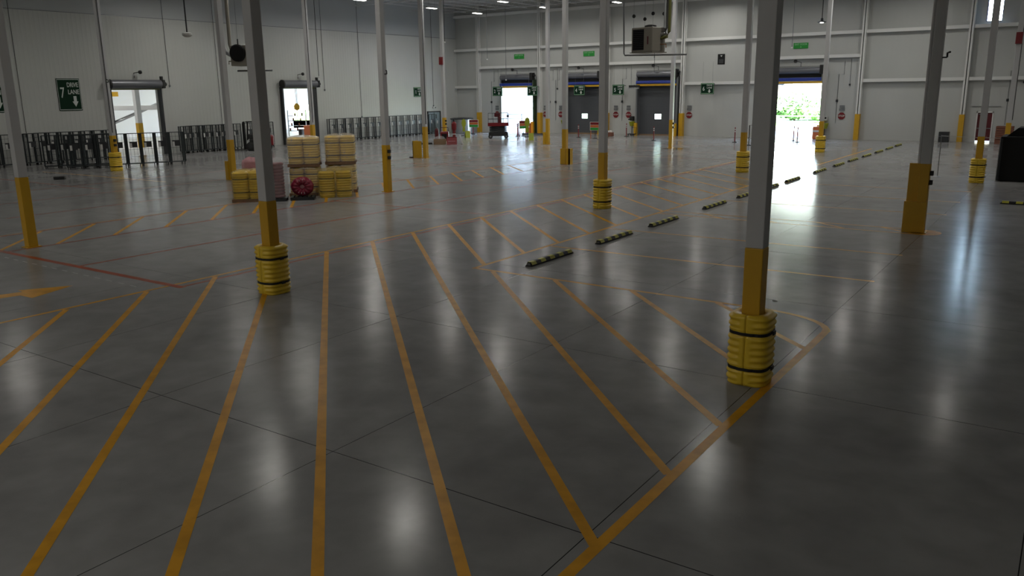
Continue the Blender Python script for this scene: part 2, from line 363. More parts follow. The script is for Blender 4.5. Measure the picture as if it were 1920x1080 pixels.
# ---------------------------------------------------------------- columns
def colx(i): return -3.68-10.67*i
def coly(j): return 11.6+15.24*j
def column(i, j, label, extras=(), paint_top=2.03):
    o = T('steel_column', label, 'column', (colx(i), coly(j), 0), 0, 'square steel columns carrying the roof')
    w = .13
    MB().box(-w, w, -w, w, paint_top, 11.98, bev=.012).build('shaft', M['white'], o)
    MB().box(-w-.004, w+.004, -w-.004, w+.004, .02, paint_top, bev=.014).build('painted_base', M['yel'], o)
    MB().box(-.2, .2, -.2, .2, 0, .02).build('base_plate', M['yel'], o)
    if 'sensor' in extras:
        for z in (1.49, 1.76): MB().box(w, w+.09, -.07, .07, z-.07, z+.07, bev=.01).build('sensor_box', M['black'], o)
    if 'camera' in extras:
        b = MB().box(w, w+.12, -.02, .02, 5.0, 5.04).tube([(w+.12, 0, 5.02), (w+.12, 0, 5.14), (w+.2, -.12, 5.16)], .03, 6); b.build('camera', M['dark'], o)
    if 'guardL' in extras:
        MB().box(-.46, w+.02, -.20, -.13, 0, .92).box(-.46, -.135, -.129, .2, .0, .92).build('guard_plate', M['yel'], o)
    if 'guardR' in extras:
        MB().box(w+.03, w+.28, -.2, -.12, 0, .92).box(w+.22, w+.28, -.2, .2, 0, .92).build('guard_plate', M['yel'], o)
        MB().box(-.2, w, -.2, -.13, 0, .92).build('guard_plate', M['yel'], o)
    if 'pipe' in extras:
        MB().box(-w-.30, -w, -.04, .12, .92, 2.03).build('guard_channel', M['yel'], o)
        MB().tube([(-w-.07, .05, 2.03), (-w-.07, .05, 11.9)], .045, 10).build('downspout', M['white'], o)
    if 'conduit' in extras: MB().tube([(w+.03, -.06, 2.2), (w+.03, -.06, 11.9)], .02, 6).build('conduit', M['dark'], o)
    if 'bigguard' in extras:
        MB().box(-.95, -.2, -.22, -.17, 0, 1.1).box(-.95, -.9, -.22, .3, 0, 1.1).box(-.8, -.35, -.235, -.22, .12, .98).build('guard_plate', M['yel'], o)
        MB().box(-1.2, -.95, -.3, -.1, 0, .06).build('guard_foot', M['black'], o)
    if 'gboxL' in extras:
        MB().box(-.36, -.13, -.18, .18, 0, .95).build('guard_plate', M['yel'], o)
    if 'redbox' in extras:
        MB().box(-.17, .17, -.3, -.13, 6.5, 7.15, bev=.01).build('red_alarm_box', M['red'], o)
    return o
column(0, 0, 'nearest square column, white above and yellow below, in the right foreground')
column(1, 0, 'left-foreground square column, white and yellow, rising from a ribbed yellow sleeve')
column(2, 0, 'leftmost white and yellow column with bare base beside the thick red line', ('camera_',))
column(0, 1, 'right-hand column with a stepped yellow steel guard and grey downspout, no sleeve', ('sensor', 'pipe', 'guardL', 'camera'))
column(1, 1, 'centre column in a yellow ribbed sleeve beside the row of wheel stops')
column(2, 1, 'white and yellow column with two black sensor boxes, right of the wrapped pallets', ('sensor', 'camera'))
column(3, 1, 'column with a yellow box guard at its left foot, in front of the forklift', ('gboxL',))
column(4, 1, 'column in a yellow sleeve standing among the dark cage carts', ('sensor', 'camera', 'conduit'))
column(0, 2, 'column in a yellow sleeve in front of the red door on the right', ())
column(1, 2, 'sleeved column just left of the nearest column, before the back wall', ())
column(2, 2, 'column with a short yellow guard at its right foot, left of the centre column', ('guardR',))
column(3, 2, 'column with a wide yellow guard panel at its left foot', ('bigguard', 'conduit'))
column(4, 2, 'column in a sleeve behind the wrapped pallets, before the doorway in the left wall', ('conduit',))
column(0, 3, 'farthest right column with a dark red box high up, behind the black box', ('redbox', 'conduit'))
column(1, 3, 'sleeved column at the right jamb of the wide open doorway')
column(2, 3, 'bare-based column on a round brown damp patch before a closed shutter', ('sensor',))
column(3, 3, 'column with a small guard box at its left foot, right of the first open doorway', ('gboxL',))
column(4, 3, 'column with a red box high up and red gear leaning round its foot', ('sensor', 'redbox'))

# ribbed plastic column sleeves: two half shells and two straps
def sleeve_pt(a, z, s=.315, H=1.07):
    c, sn = math.cos(a), math.sin(a)
    n = 3.3
    r = s/((abs(c)**n+abs(sn)**n)**(1/n))
    r = min(r, s*1.19)
    u = z/H
    rib = 0
    if not (.70 < u < .78 or .20 < u < .28):
        rib = .5-.5*math.cos(2*PI*u*10.5)
    else: rib = .95
    dist = min(abs((a-q+PI) % (2*PI)-PI) for q in (-PI/2, PI/2))   # seams on the -Y and +Y faces
    mask = 1 if dist > .42 else max(0, (dist-.25)/.17)
    r -= .028*rib*mask + (0 if mask else 0)
    if .70 < u < .78 or .20 < u < .28: r -= .008*(1-mask)
    e = min(z, H-z)
    if e < .05: r -= (.05-e)**2*14
    return r*c, r*sn
def half_shell(side, parent, m, s=.315):
    b = MB(); H = 1.07; rows = []
    zs = [H*k/84 for k in range(85)]
    N = 30; a0 = -PI/2+.012 if side > 0 else PI/2+.012; a1 = PI/2-.012 if side > 0 else 3*PI/2-.012
    for z in zs: rows.append([(*sleeve_pt(a0+(a1-a0)*k/N, z, s), z) for k in range(N+1)])
    inn = .15
    rows.append([(inn*math.cos(a0+(a1-a0)*k/N)*1.15, inn*math.sin(a0+(a1-a0)*k/N)*1.15, H-.01) for k in range(N+1)])
    rows.append([(inn*math.cos(a0+(a1-a0)*k/N)*1.15, inn*math.sin(a0+(a1-a0)*k/N)*1.15, .0) for k in range(N+1)])
    R = b.grid(rows, closed=False)
    b.bm.faces.new([r[0] for r in R]); b.bm.faces.new([r[-1] for r in R][::-1])
    return b.build('half_shell', m, parent, smooth=True)
def sleeve(label, loc, rz=0, m=None, group='yellow ribbed sleeves strapped round the columns'):
    o = T('column_protector', label, 'column protector', loc, rz, group)
    for sd in (1, -1): half_shell(sd, o, m or M['sleeve'])
    for z in (.257, .792):
        b = MB(); rows = []
        for dz, g in ((-.022, 1.0), (-.022, 1.035), (.022, 1.035), (.022, 1.0)):
            rows.append([(x*g, y*g, z+dz) for x, y in [tuple(.995*c for c in sleeve_pt(2*PI*k/60, z)) for k in range(60)]])
        b.grid(rows + [rows[0]])
        st = b.build('strap', M['strap'], o)
        MB().box(.315, .335, -.05, .05, z-.028, z+.028).build('buckle', M['black'], st)
    return o
sl0 = sleeve('yellow ribbed sleeve with two black straps on the nearest column', (colx(0), coly(0), 0))
for i, j, lab in ((1, 0, 'yellow ribbed sleeve round the left-foreground column'), (1, 1, 'yellow ribbed sleeve round the centre column by the wheel stops'),
                  (4, 1, 'yellow sleeve round the column among the cage carts'), (0, 2, 'yellow sleeve on the right-hand column before the black box'),
                  (1, 2, 'yellow sleeve just left of the nearest column'), (4, 2, 'yellow sleeve showing between the two tall wrapped stacks'),
                  (1, 3, 'yellow sleeve at the edge of the bright open doorway')):
    dup(sl0, lab, (colx(i), coly(j), 0))

# ---------------------------------------------------------------- wheel stops
def wheel_stop():
    o = T('wheel_stop', '', 'wheel stop', (0, 0, 0), 0, 'black and yellow rubber wheel stops in a row')
    L, w, h = 1.05, .085, .105
    b = MB(); rows = []
    for y, t in ((-L, .35), (-L+.12, 1), (L-.12, 1), (L, .35)):
        rows.append([(-w, y, 0), (-w, y, h*.35*t), (-w*.55, y, h*t), (w*.55, y, h*t), (w, y, h*.35*t), (w, y, 0)])
    R = b.grid(rows); b.bm.faces.new(R[0]); b.bm.faces.new(R[-1])
    b.build('rubber_body', M['black'], o)
    for k in range(5):
        b = MB()
        y = -.88+.44*k
        t = .11
        for prof in ([(-w*.55, h+.002), (w*.55, h+.002)], [(-w-.002, .037), (-w*.55-.002, h+.001)], [(w+.002, .037), (w*.55+.002, h+.001)]):
            (x0, z0), (x1, z1) = prof
            b.bm.faces.new([b.bm.verts.new(p) for p in ((x0, y-t, z0), (x1, y-t+.0, z1), (x1, y+t, z1), (x0, y+t, z0))])
        b.build('yellow_stripe', M['stopy'], o)
    return o
ws = wheel_stop()
stops = [17.77, 21.31, 24.78, 29.32, 32.9, 35.9, 39.3, 44.1, 48.1, 51.5, 55.2, 58.9, 62.4, 65.7]
words = ['nearest', 'second nearest', 'third nearest', 'fourth nearest', 'fifth nearest, half behind the big column,', 'sixth nearest, right behind the big column,', 'seventh nearest, greyed by glare,', 'eighth from the camera, just past it',
         'ninth from the camera', 'tenth from the camera', 'fourth from the far end', 'third from the far end', 'second farthest', 'farthest']
for k, y in enumerate(stops):
    lab = words[k]+' black and yellow wheel stop in the long row'
    lab = lab.replace(',,', ',')
    if k == 0: o = ws; o.location = (-11.0, y, 0); o['label'] = lab
    else: dup(ws, lab, (-10.97, y, 0), 0)
dup(ws, 'black and yellow wheel stop lying crosswise at the right edge', (-1.15, 34.9, 0), PI/2)

# ---------------------------------------------------------------- overhead doors
def open_rect_frame(): pass
def shutter_door(k, x0, x1, closed, motor_side=1):
    o = bpy.data.objects.new('door_%d' % k, None); C.objects.link(o); o['kind'] = 'structure'; o.location = ((x0+x1)/2, YB, 0)
    w = (x1-x0)/2
    y = -.55
    MB().lathe([(.001, -w-.05), (.27, -w-.05), (.27, w-.25), (.001, w-.25)], 20, axis='X', o=(0, y+.1, 5.55)).build('drum_hood', M['drum'], o, smooth=False)
    MB().box(-w-.1, w+.15, y-.02, y+.02, 5.86, 5.9).build('hood_rail', M['dark'], o)
    MB().box(w-.22, w+.1, y-.3, y+.3, 5.25, 5.98, bev=.05).tube([(w+.12, y, 5.7), (w+.3, y, 5.7)], .12, 8).build('motor', M['black'], o)
    MB().box(-w, w-.1, y+.03, y+.09, 5.0, 5.3).build('dark_skirt', M['bag'], o)
    b = MB()
    for q in range(2): b.tube([(-w-.1, y-.03, 4.86+.1*q-.06), (w-.08, y-.03, 4.86+.1*q-.06)], .085, 10)
    b.build('blue_curtain', M['blue'], o)
    MB().box(-w-.02, w, y-.04, y+.05, 4.52, 4.68).build('bottom_bar', M['yel'], o)
    for s in (-1, 1):
        MB().box(s*(w+.06)-.07, s*(w+.06)+.07, y-.0, -.02, 0, 5.3).build('door_guide', M['dkgreen'] if s > 0 and not closed else M['grey'], o)
        MB().box(s*(w+.02)-.14, s*(w+.02)+.14, y-.25, y-.02, 0, 1.15).build('track_guard', M['yel'], o) if (closed or s > 0) else None
    if closed:
        b = MB(); zc = 1.73
        px0, px1 = -.42+.0, .32
        cx = -.05
        y0, y1 = .03, .09
        b.box(-w, cx-.33, y0, y1, 0, 4.6); b.box(cx+.33, w, y0, y1, 0, 4.6); b.box(cx-.33, cx+.33, y0, y1, 0, zc-.23); b.box(cx-.33, cx+.33, y0, y1, zc+.23, 4.6)
        b.build('shutter_curtain', M['shutter'], o)
        v = MB().box(cx-.33, cx+.33, .045, .06, zc-.23, zc+.23).build('vision_panel', M['frost'], o)
        b = MB()
        for q in range(1, 4): b.box(cx-.33+.165*q-.012, cx-.33+.165*q+.012, .02, .045, zc-.2, zc+.2)
        for q in (0, 1): b.box(cx-.33, cx+.33, .02, .045, zc-.09+.16*q, zc-.07+.16*q)
        b.build('panel_bars', M['grey'], v)
        MB().box(-w, w, -.05, .02, 0, .12).build('threshold', M['box'], o)
    # black warning horn on a bracket above the hood
    b = MB().tube([(.25, y-.25, 5.85), (.25, y-.25, 6.22), (-.05, y-.45, 6.3)], .025, 6).lathe([(.02, -.0), (.14, -.03), (.14, .1), (.03, .16)], 12, axis='Y', o=(-.12, y-.6, 6.3))
    b.build('horn', M['black'], o)
    return o
shutter_door(1, -50.3, -46.4, False); shutter_door(2, -42.6, -38.7, True); shutter_door(3, -34.8, -30.9, True); shutter_door(4, -22.1, -18.15, False)
def side_door(k, y0, y1):
    o = bpy.data.objects.new('door_%d' % k, None); C.objects.link(o); o['kind'] = 'structure'; o.location = (XL, (y0+y1)/2, 0)
    w = (y1-y0)/2
    MB().lathe([(.001, -w-.1), (.31, -w-.1), (.31, w+.05), (.001, w+.05)], 22, axis='Y', o=(.4, 0, 5.05)).build('drum_hood', M['drum'], o)
    MB().lathe([(.001, -w-.2), (.34, -w-.2), (.34, -w-.08), (.001, -w-.08)], 22, axis='Y', o=(.4, 0, 5.05)).build('end_plate', M['black'], o)
    MB().box(.1, .7, w+.05, w+.3, 4.75, 5.35, bev=.05).box(.3, .5, w+.1, w+.25, 5.3, 5.6).tube([(.4, w+.3, 5.05), (.4, w+.5, 5.05)], .14, 8).build('motor', M['black'], o)
    for s in (-1, 1): MB().box(0, .34, s*(w+.08)-.07, s*(w+.08)+.07, 0, 4.8).build('door_guide', M['dark'], o)
    MB().box(.3, .36, -w, w, 4.66, 4.76).build('bottom_bar', M['olive'], o)
    b = MB().tube([(.1, .1, 5.5), (.1, .1, 5.82), (.35, .35, 5.88)], .03, 6).lathe([(.02, 0), (.13, .02), (.13, .12), (.03, .18)], 12, axis='X', o=(.32, .42, 5.88)); b.build('horn', M['black'], o)
    return o
side_door(5, 32.85, 36.55); side_door(6, 48.05, 51.6)
# man doors, window
o = bpy.data.objects.new('door_7', None); C.objects.link(o); S(o); o.location = (-6.25, YB, 0)
MB().box(-.49, .49, .04, .1, .10, 2.19).build('door_leaf', M['dred'], o); MB().box(-.56, -.48, -.03, .2, 0, 2.27).box(.48, .56, -.03, .2, 0, 2.27).box(-.56, .56, -.03, .2, 2.18, 2.27).build('door_frame', M['girt'], o)
MB().box(-.45, .45, -.02, .03, 1.0, 1.06).build('push_bar', M['grey'], o); MB().box(-.4, .1, -.04, .03, 2.04, 2.1).build('door_closer', M['grey'], o)
MB().box(-.9, 1.0, -.06, -.0, 2.62, 2.66).build('door_canopy', M['grey'], o)
w1 = bpy.data.objects.new('window_1', None); C.objects.link(w1); S(w1); w1.location = (-6.37, YB, 0)
MB().box(-.53, -.47, .02, .2, 8.76, 12.2).box(.47, .53, .02, .2, 8.76, 12.2).box(-.53, .53, .02, .2, 8.72, 8.8).build('window_frame', M['blue'], w1)
MB().box(-.47, .47, .1, .11, 8.8, 12.2).build('pane', M['glass'], w1)
o = bpy.data.objects.new('door_8', None); C.objects.link(o); S(o); o.location = (XL, 68.1, 0)
MB().box(.01, .06, -.95, .95, 0, 2.15).build('door_leaf', M['doorblue'], o)
MB().box(.0, .12, -1.05, -.95, 0, 2.27).box(0, .12, .95, 1.05, 0, 2.27).box(0, .12, -1.05, 1.05, 2.16, 2.27).box(.03, .08, -.02, .02, 0, 2.15).build('door_frame', M['dark'], o)
for s in (-.45, .5): MB().box(.06, .07, s-.11, s+.11, 1.0, 1.3).build('notice', M['paper'], o)
MB().box(.06, .075, .3, .4, 1.5, 1.95).build('door_glass', M['black'], o)
t = T('wall_lamp', 'small white emergency lamp above the grey double door', 'lamp', (XL+.02, 68.1, 2.55)); MB().box(0, .12, -.2, .2, 0, .18, bev=.02).build('housing', M['paper'], t); MB().lathe([(.02, .12), (.07, .14), (.06, .2)], 10, axis='X', o=(0, .12, .08)).build('lamp_head', M['grey'], t)

# ---------------------------------------------------------------- signs
def lane_sign(num, label, x, y, z, w, h, left=False):
    t = T('lane_sign', label, 'sign', (x, y, z), PI/2 if left else 0, 'green drive lane signs')
    MB().box(-w/2, w/2, 0, .03, -h/2, h/2).build('sign_board', M['green'], t)
    e = .045
    MB().box(-w/2+.03, w/2-.03, -.004, 0, h/2-.08, h/2-.08+e*.8).box(-w/2+.03, w/2-.03, -.004, 0, -h/2+.05, -h/2+.05+e*.8).box(-w/2+.03, -w/2+.05, -.004, 0, -h/2+.05, h/2-.05).box(w/2-.05, w/2-.03, -.004, 0, -h/2+.05, h/2-.05).build('border', M['letter'] if left and h > 1.5 else M['pletter'], t)
    k = h/.95
    if h > 1.5:
        text('number', num, .95, M['letter'], t, facing_minus_y(-.45, -.004, .1), sx=.62)
        text('lettering', 'DRIVE', .42, M['letter'], t, facing_minus_y(.28, -.004, .62), sx=.68); text('lettering', 'LANE', .42, M['letter'], t, facing_minus_y(.30, -.004, .16), sx=.75)
        ar = [(.1, -.1), (.1, -.45), (.2, -.45), (0, -.8), (-.2, -.45), (-.1, -.45), (-.1, -.1)]
        MB().prism([(u+.35, v) for u, v in ar], -.006, 0, lambda u, v, q: (u, q, v)).build('arrow', M['letter'], t)
    else:
        text('number', num, .48, M['letter'], t, facing_minus_y(-.33, -.004, -.02), sx=.8)
        text('lettering', 'DRIVE', .19, M['letter'], t, facing_minus_y(.2, -.004, .28), sx=1.0); text('lettering', 'LANE', .19, M['letter'], t, facing_minus_y(.2, -.004, .07), sx=1.05)
        ar = [(.055, -.06), (.055, -.2), (.13, -.2), (0, -.37), (-.13, -.2), (-.055, -.2), (-.055, -.06)]
        MB().prism([(u+.2, v) for u, v in ar], -.006, 0, lambda u, v, q: (u, q, v)).build('arrow', M['letter'], t)
    if not left:
        b = MB()
        for s in (-.45, .45): b.box(s-.02, s+.02, .03, YB-y-.30 if YB-y > .34 else .05, h/2-.12, h/2-.06).tube([(s, .04, h/2), (s, .04, 6.5-z)], .01, 4)
        b.build('hanger', M['grey'], t)
    return t
for num, x, lab in (('2', -50.45, 'green sign numbered 2 left of the first open doorway'), ('3', -46.15, 'green sign numbered 3 right of the first open doorway'), ('4', -40.75, 'green sign numbered 4 in front of a closed shutter'),
                    ('5', -36.55, 'green sign numbered 5 on the white wall between the shutters'), ('6', -27.8, 'green sign numbered 6 alone on the white wall right of the shutters')):
    lane_sign(num, lab, x, 71.2, 4.2, 1.2, .95)
lane_sign('1', 'green sign numbered 1 on the left wall, partly behind a column', XL+.04, 65.7, 4.24, 1.3, .95, True)
lane_sign('7', 'tall dark green sign numbered 7 left of the doorway with carts', XL+.04, 30.03, 4.38, 1.55, 2.1, True)
lane_sign('8', 'tall dark green sign cut off by the left edge of the picture', XL+.04, 25.2, 4.38, 1.55, 2.1, True)
for n, x, z, lab in (('1', -48.35, 7.62, 'green exit door sign above the first open doorway'), ('2', -40.25, 7.62, 'green exit door sign above the closed shutter numbered 4'), ('4', -20.2, 7.57, 'green exit door sign above the wide bright doorway')):
    t = T('exit_sign', lab, 'sign', (x, YB-.06, z), 0, 'bright green exit door signs'); MB().box(-.6, .6, 0, .04, -.23, .23).build('sign_board', M['bgreen'], t)
    text('lettering', 'EXIT DOOR', .19, M['pletter'], t, facing_minus_y(0, -.004, .1)); text('number', n, .19, M['pletter'], t, facing_minus_y(0, -.004, -.11))
t = T('notice_board', 'black portrait notice high on the white wall above sign 6', 'sign', (-27.0, YB-.04, 6.7)); MB().box(-.32, .32, 0, .03, -.44, .44).build('board', M['bag'], t)
MB().prism([(-.1, .32), (.1, .32), (0, .2)], -.006, 0, lambda u, v, q: (u, q, v)).build('emblem', M['letter'], t)
b = MB()
for q in range(4): b.box(-.2, .2, -.005, 0, -.05-.09*q, -.03-.09*q)
b.build('fine_print', M['grey'], t)
stopx = [(-51.2, 'leftmost'), (-45.2, 'just right of the first open doorway'), (-43.4, 'just left of the shutter numbered 4'), (-37.25, 'just right of the centre column'), (-35.9, 'left of the shutter numbered 5'), (-29.8, 'right of the shutter numbered 5'), (-16.55, 'rightmost')]
st0 = None
for x, lab in stopx:
    L_ = ('red octagonal stop sign on the back wall, '+lab)
    if st0 is None:
        t = st0 = T('stop_sign', L_, 'sign', (x, YB-.05, 1.88), 0, 'red stop signs along the back wall')
        oc = [(.3*math.cos(PI/8+k*PI/4), .3*math.sin(PI/8+k*PI/4)) for k in range(8)]
        MB().prism(oc, 0, .02, lambda u, v, q: (u, q, v)).build('octagon', M['red'], t)
        text('lettering', 'STOP', .2, M['letter'], t, facing_minus_y(0, -.004, 0))
        b = MB(); b.box(-.22, .22, 0, .015, .42, .62).box(-.13, .13, 0, .015, .66-.28+.0, .40); b.box(-.2, .2, 0, .015, .66, .86)
        b.build('instruction_plate', M['grey'], t)
    else: dup(st0, L_, (x, YB-.05, 1.88))
# ---------------------------------------------------------------- ceiling lamps
def fixture():
    o = T('ceiling_light', '', 'light', (0, 0, 11.6), 0, 'linear lamps hanging from the roof')
    MB().box(-.2, .2, -.6, .6, .0, .1, bev=.02).build('housing', M['joist'], o)
    MB().box(-.17, .17, -.56, .56, -.03, 0).build('lens', M['lens'], o)
    MB().tube([(0, -.4, .1), (0, -.4, .75)], .008, 4).tube([(0, .4, .1), (0, .4, .75)], .008, 4).build('hanger_wire', M['grey'], o)
    return o
fx = fixture(); first = True
LP = [(-50, 67.4), (-50, 60.5), (-50, 51.4), (-50.5, 38), (-49.5, 21.3), (-42, 66.9), (-42, 60.3), (-42, 43), (-42, 31.5), (-34.8, 67.3), (-35, 61.8), (-35, 53), (-35, 43.2), (-35, 30), (-27.3, 69), (-27.4, 55.2), (-27.5, 38.6), (-19.4, 66), (-19.4, 56), (-19.4, 45.1), (-19.4, 20.9), (-11.8, 67), (-11.9, 56.6), (-12.5, 49), (-11.8, 32), (-4, 60), (-4, 44), (4, 55), (4, 36), (12, 46), (-27, 21), (-50, 12), (12, 66), (-4, -6), (-30, -6), (-17, -6), (9, -6), (-42, -8), (-10, -12), (-24, -12)]
POW = 60
for n, (x, y) in enumerate(LP):
    if first: o = fx; o.location = (x, y, 11.6); first = False
    else: o = dup(fx, None, (x, y, 11.6))
    o['label'] = 'linear white lamp hanging under the roof between the bar joists'
    l = bpy.data.lights.new('lamp', 'AREA'); l.shape = 'RECTANGLE'; l.size = .34; l.size_y = 1.12; l.color = (1, .97, .91)
    k = 1.0
    if y < 0: k = 4.0  # unseen lamps added behind the camera as fill for the near column faces
    elif y < 25: k = 1.15
    elif y < 36: k = .8
    if x > -6: k = .55
    elif x > -13: k = .8
    if x < -45: k *= 1.75
    if x < -45 and y < 30: k = .1
    l.energy = POW*k; l.spread = math.radians(168)
    lo = bpy.data.objects.new('lamp', l); C.objects.link(lo); lo.location = (0, 0, -.04); lo.parent = o
names = {(-50, 51.4): 'lamp at the top of the picture above the left wall doorway', (-50, 60.5): 'leftmost small roof lamp right of the third left column', (-50, 67.4): 'roof lamp nearest the far left corner', (-42, 60.3): 'bright roof lamp directly above the first open doorway, top edge',
         (-42, 66.9): 'small roof lamp above the column at the first open doorway', (-34.8, 67.3): 'rightmost lit roof lamp, left of the hanging heater'}
for o in C.objects:
    if o.name.startswith('ceiling_light'):
        for (x, y), s in names.items():
            if abs(o.location.x-x) < .01 and abs(o.location.y-y) < .01: o['label'] = 'linear '+s
# ---------------------------------------------------------------- hanging heaters
def heater(label, loc, rz, louver=True):
    o = T('unit_heater', label, 'heater', loc, rz)
    MB().box(-.55, .55, -.45, .45, -.5, .5, bev=.03).build('casing', M['beige'], o)
    if louver:
        MB().box(-.47, .1, -.465, -.44, -.42, .42).build('air_outlet', M['bag'], o)
        b = MB()
        for k in range(11): b.box(-.46, .09, -.5, -.455, -.40+.077*k, -.385+.077*k)
        b.build('louvre', M['dark'], o)
        b = MB().box(.28, .34, -.462, -.45, -.2, .12); b.build('badge', M['dred'], o)
        MB().box(-.6, .6, -.5, .5, -.54, -.5).build('drip_tray', M['beige'], o)
        MB().lathe([(.25, .5), (.25, .58), (.1, .62)], 16, .1, 0).build('fan_cover', M['black'], o)
    return o
hr = heater('beige hanging unit heater with black louvres at top right', (-15.75, 33.4, 6.28), math.radians(-12))
b = MB()
for x in (-.5, .5):
    for y in (-.38, .38): b.tube([(x, y, .5), (x, y, 5.7)], .008, 4)
b.build('suspension_wire', M['grey'], hr)
for x, y, z in ((-.5, -.38, .98), (-.5, .38, .9), (.5, -.38, 1.02), (.5, .38, 1.05)):
    MB().lathe([(.045, -.02), (.075, -.02), (.075, .02), (.045, .02), (.045, -.02)], 16, axis='Y', o=(x, y, z)).build('spring_isolator', M['black'], hr)
MB().tube([(.75, .2, 5.6), (.75, .2, .45), (.72, .2, .25), (.55, .2, .2)], .10, 12).build('flue_pipe', M['galv'], hr)
MB().tube([(.95, .15, 5.6), (.95, .15, .3), (.85, .15, .1), (.55, .15, .05)], .065, 10).build('air_intake_pipe', M['olive'], hr)
MB().tube([(.55, .1, -.2), (.85, .1, -.2), (.85, .1, -.35)], .02, 6).build('gas_pipe', M['copper'], hr)
MB().tube([(.35, 0, -.54), (.35, 0, -1.35)], .01, 4).build('control_cable', M['dark'], hr)
t = T('pipe_loop', 'thin grey pipe with horizontal run under the right hanging heater', 'pipe', (0, 0, 0)); b = MB().tube([(-17.45, 34.2, 13), (-17.30, 34.2, 5.8), (-17.25, 34.2, 5.72), (-14.3, 34.1, 5.66)], .035, 8).tube([(-15.8, 34.15, 5.66), (-15.8, 34.15, 5.56)], .02, 6); b.build('pipe', M['grey'], t)
hl = heater('dark hanging unit heater with round black fan, left of centre', (-35.55, 28.1, 6.15), math.radians(20), False)
hl.scale = (1, 1, 1)
MB().lathe([(.001, -.62), (.36, -.62), (.42, -.58), (.42, -.46), (.001, -.46)], 24, axis='Y', o=(-.08, 0, .12)).build('fan_guard', M['bag'], hl, smooth=False)
MB().tube([(-.1, -.4, .5), (-.1, -.4, .8)], .03, 6).build('hook', M['black'], hl)
MB().tube([(-.1, -.4, .6), (-.1, -.4, 5.8)], .008, 4).tube([(.5, .4, .5), (.5, .4, 5.8)], .008, 4).build('suspension_wire', M['grey'], hl)
MB().tube([(-1.2, .1, 5.7), (-1.3, .1, .55), (-1.15, .1, .2), (-.85, .1, .05), (-.5, .1, .05)], .11, 12).build('flue_pipe', M['galv'], hl)
MB().tube([(-.95, .3, 5.7), (-1.0, .3, .6), (-.9, .3, .2), (-.5, .3, .15)], .09, 12).build('air_intake_pipe', M['beige'], hl)
MB().tube([(-.55, 0, -.25), (-.95, 0, -.25), (-.95, 0, -.4)], .025, 6).build('gas_pipe', M['olive'], hl)
t = T('pipe_trap', 'short horizontal grey pipe below the left hanging heater', 'pipe', (-36.1, 28.0, 5.42)); MB().tube([(0, 0, 0), (1.6, .9, 0)], .045, 8).build('pipe', M['grey'], t)
MB().tube([(.75, .4, .02), (.75, .4, .3)], .01, 4).build('hanger', M['grey'], t)
t = T('occupancy_sensor', 'dark drop rod with a white domed detector, top left', 'sensor', (-37.15, 26, 7.15)); MB().tube([(0, 0, .1), (0, 0, 5.85)], .035, 8).build('rod', M['dark'], t); MB().lathe([(.1, .12), (.24, .08), (.24, -.02), (.14, -.1), (.02, -.12)], 20).build('dome', M['paper'], t)
for x, y, z, lab in ((-48.5, 45, 5.5, 'black hanging cord before the left wall, beside the rear sleeved column'), (-48.5, 70, 5.35, 'pale hanging rod ending above the first open doorway'), (-45.0, 56, 8.3, 'black rod hanging from the roof above a red box'), (-50.8, 70, 7.4, 'thin dark rod hanging near the far left corner'), (-17.4, 60, 6.95, 'thin rod hanging beside the rightmost green exit sign')):
    t = T('hanging_cord', lab, 'cord', (x, y, z), 0, 'cords and rods hanging from the roof'); MB().tube([(0, 0, 0), (0, 0, 12.3-z)], .022, 6).build('rod', M['dark'] if 'black' in lab else M['grey'], t); MB().lathe([(.05, -.1), (.1, -.08), (.03, .02)], 10).build('end_fitting', M['paper'], t)
t = T('pendant_lamp', 'small pendant lamp with a round shade above the wide doorway', 'lamp', (-16.54, 64, 8.75)); MB().tube([(0, 0, .2), (0, 0, 3.4)], .03, 6).build('stem', M['dark'], t); MB().lathe([(.08, .3), (.1, .12), (.3, .04), (.3, 0), (.02, .02)], 20).build('shade', M['dark'], t); MB().lathe([(.02, -.05), (.12, -.03), (.12, .01)], 12).build('lens', M['lens'], t)
# conduits on the walls
for y, z0 in ((26.9, 1.9), (37.6, 5.0), (57.5, 2.1), (68.1, 2.9), (53.0, 4.6), (41.9, 2.0)):
    t = T('wall_conduit', 'thin cable on the left wall, '+{26.9: 'between the two tall green signs', 37.6: 'right of the cart doorway', 57.5: 'above the carts behind the sensor column', 68.1: 'over the grey double door', 53.0: 'right of the second doorway', 41.9: 'behind the forklift column'}[y], 'cable', (XL, y, 0), 0, 'vertical cables on the left wall')
    MB().tube([(.03, 0, z0), (.03, 0, 12.9)], .016, 6).build('cable', M['dark'], t); MB().box(0, .08, -.06, .06, z0-.15, z0).build('junction_box', M['grey'], t)
for n, (x, lab) in enumerate(((-51.9, 'left of the first open doorway'), (-44.0, 'left of the shutter numbered 4'), (-36.6, 'under sign 5'), (-17.0, 'right of the wide open doorway'), (-4.9, 'right of the red door'), (-44.7, 'beside the second stop sign'))):
    t = T('wall_conduit', 'grey conduit on the back wall, '+lab, 'conduit', (x, YB, 0), 0, 'conduit runs on the back wall')
    MB().tube([(0, -.03, 1.3), (0, -.03, 5.2), (.4, -.03, 5.2), (.4, -.03, 6.2)], .02, 6).tube([(.9, -.03, 4.4), (.9, -.03, 6.4)], .014, 6).build('conduit', M['grey'], t)
    MB().box(-.08, .08, -.1, 0, 3.0, 3.2).box(.84, .96, -.1, 0, 4.3, 4.45).build('switch_box', M['dark'], t)

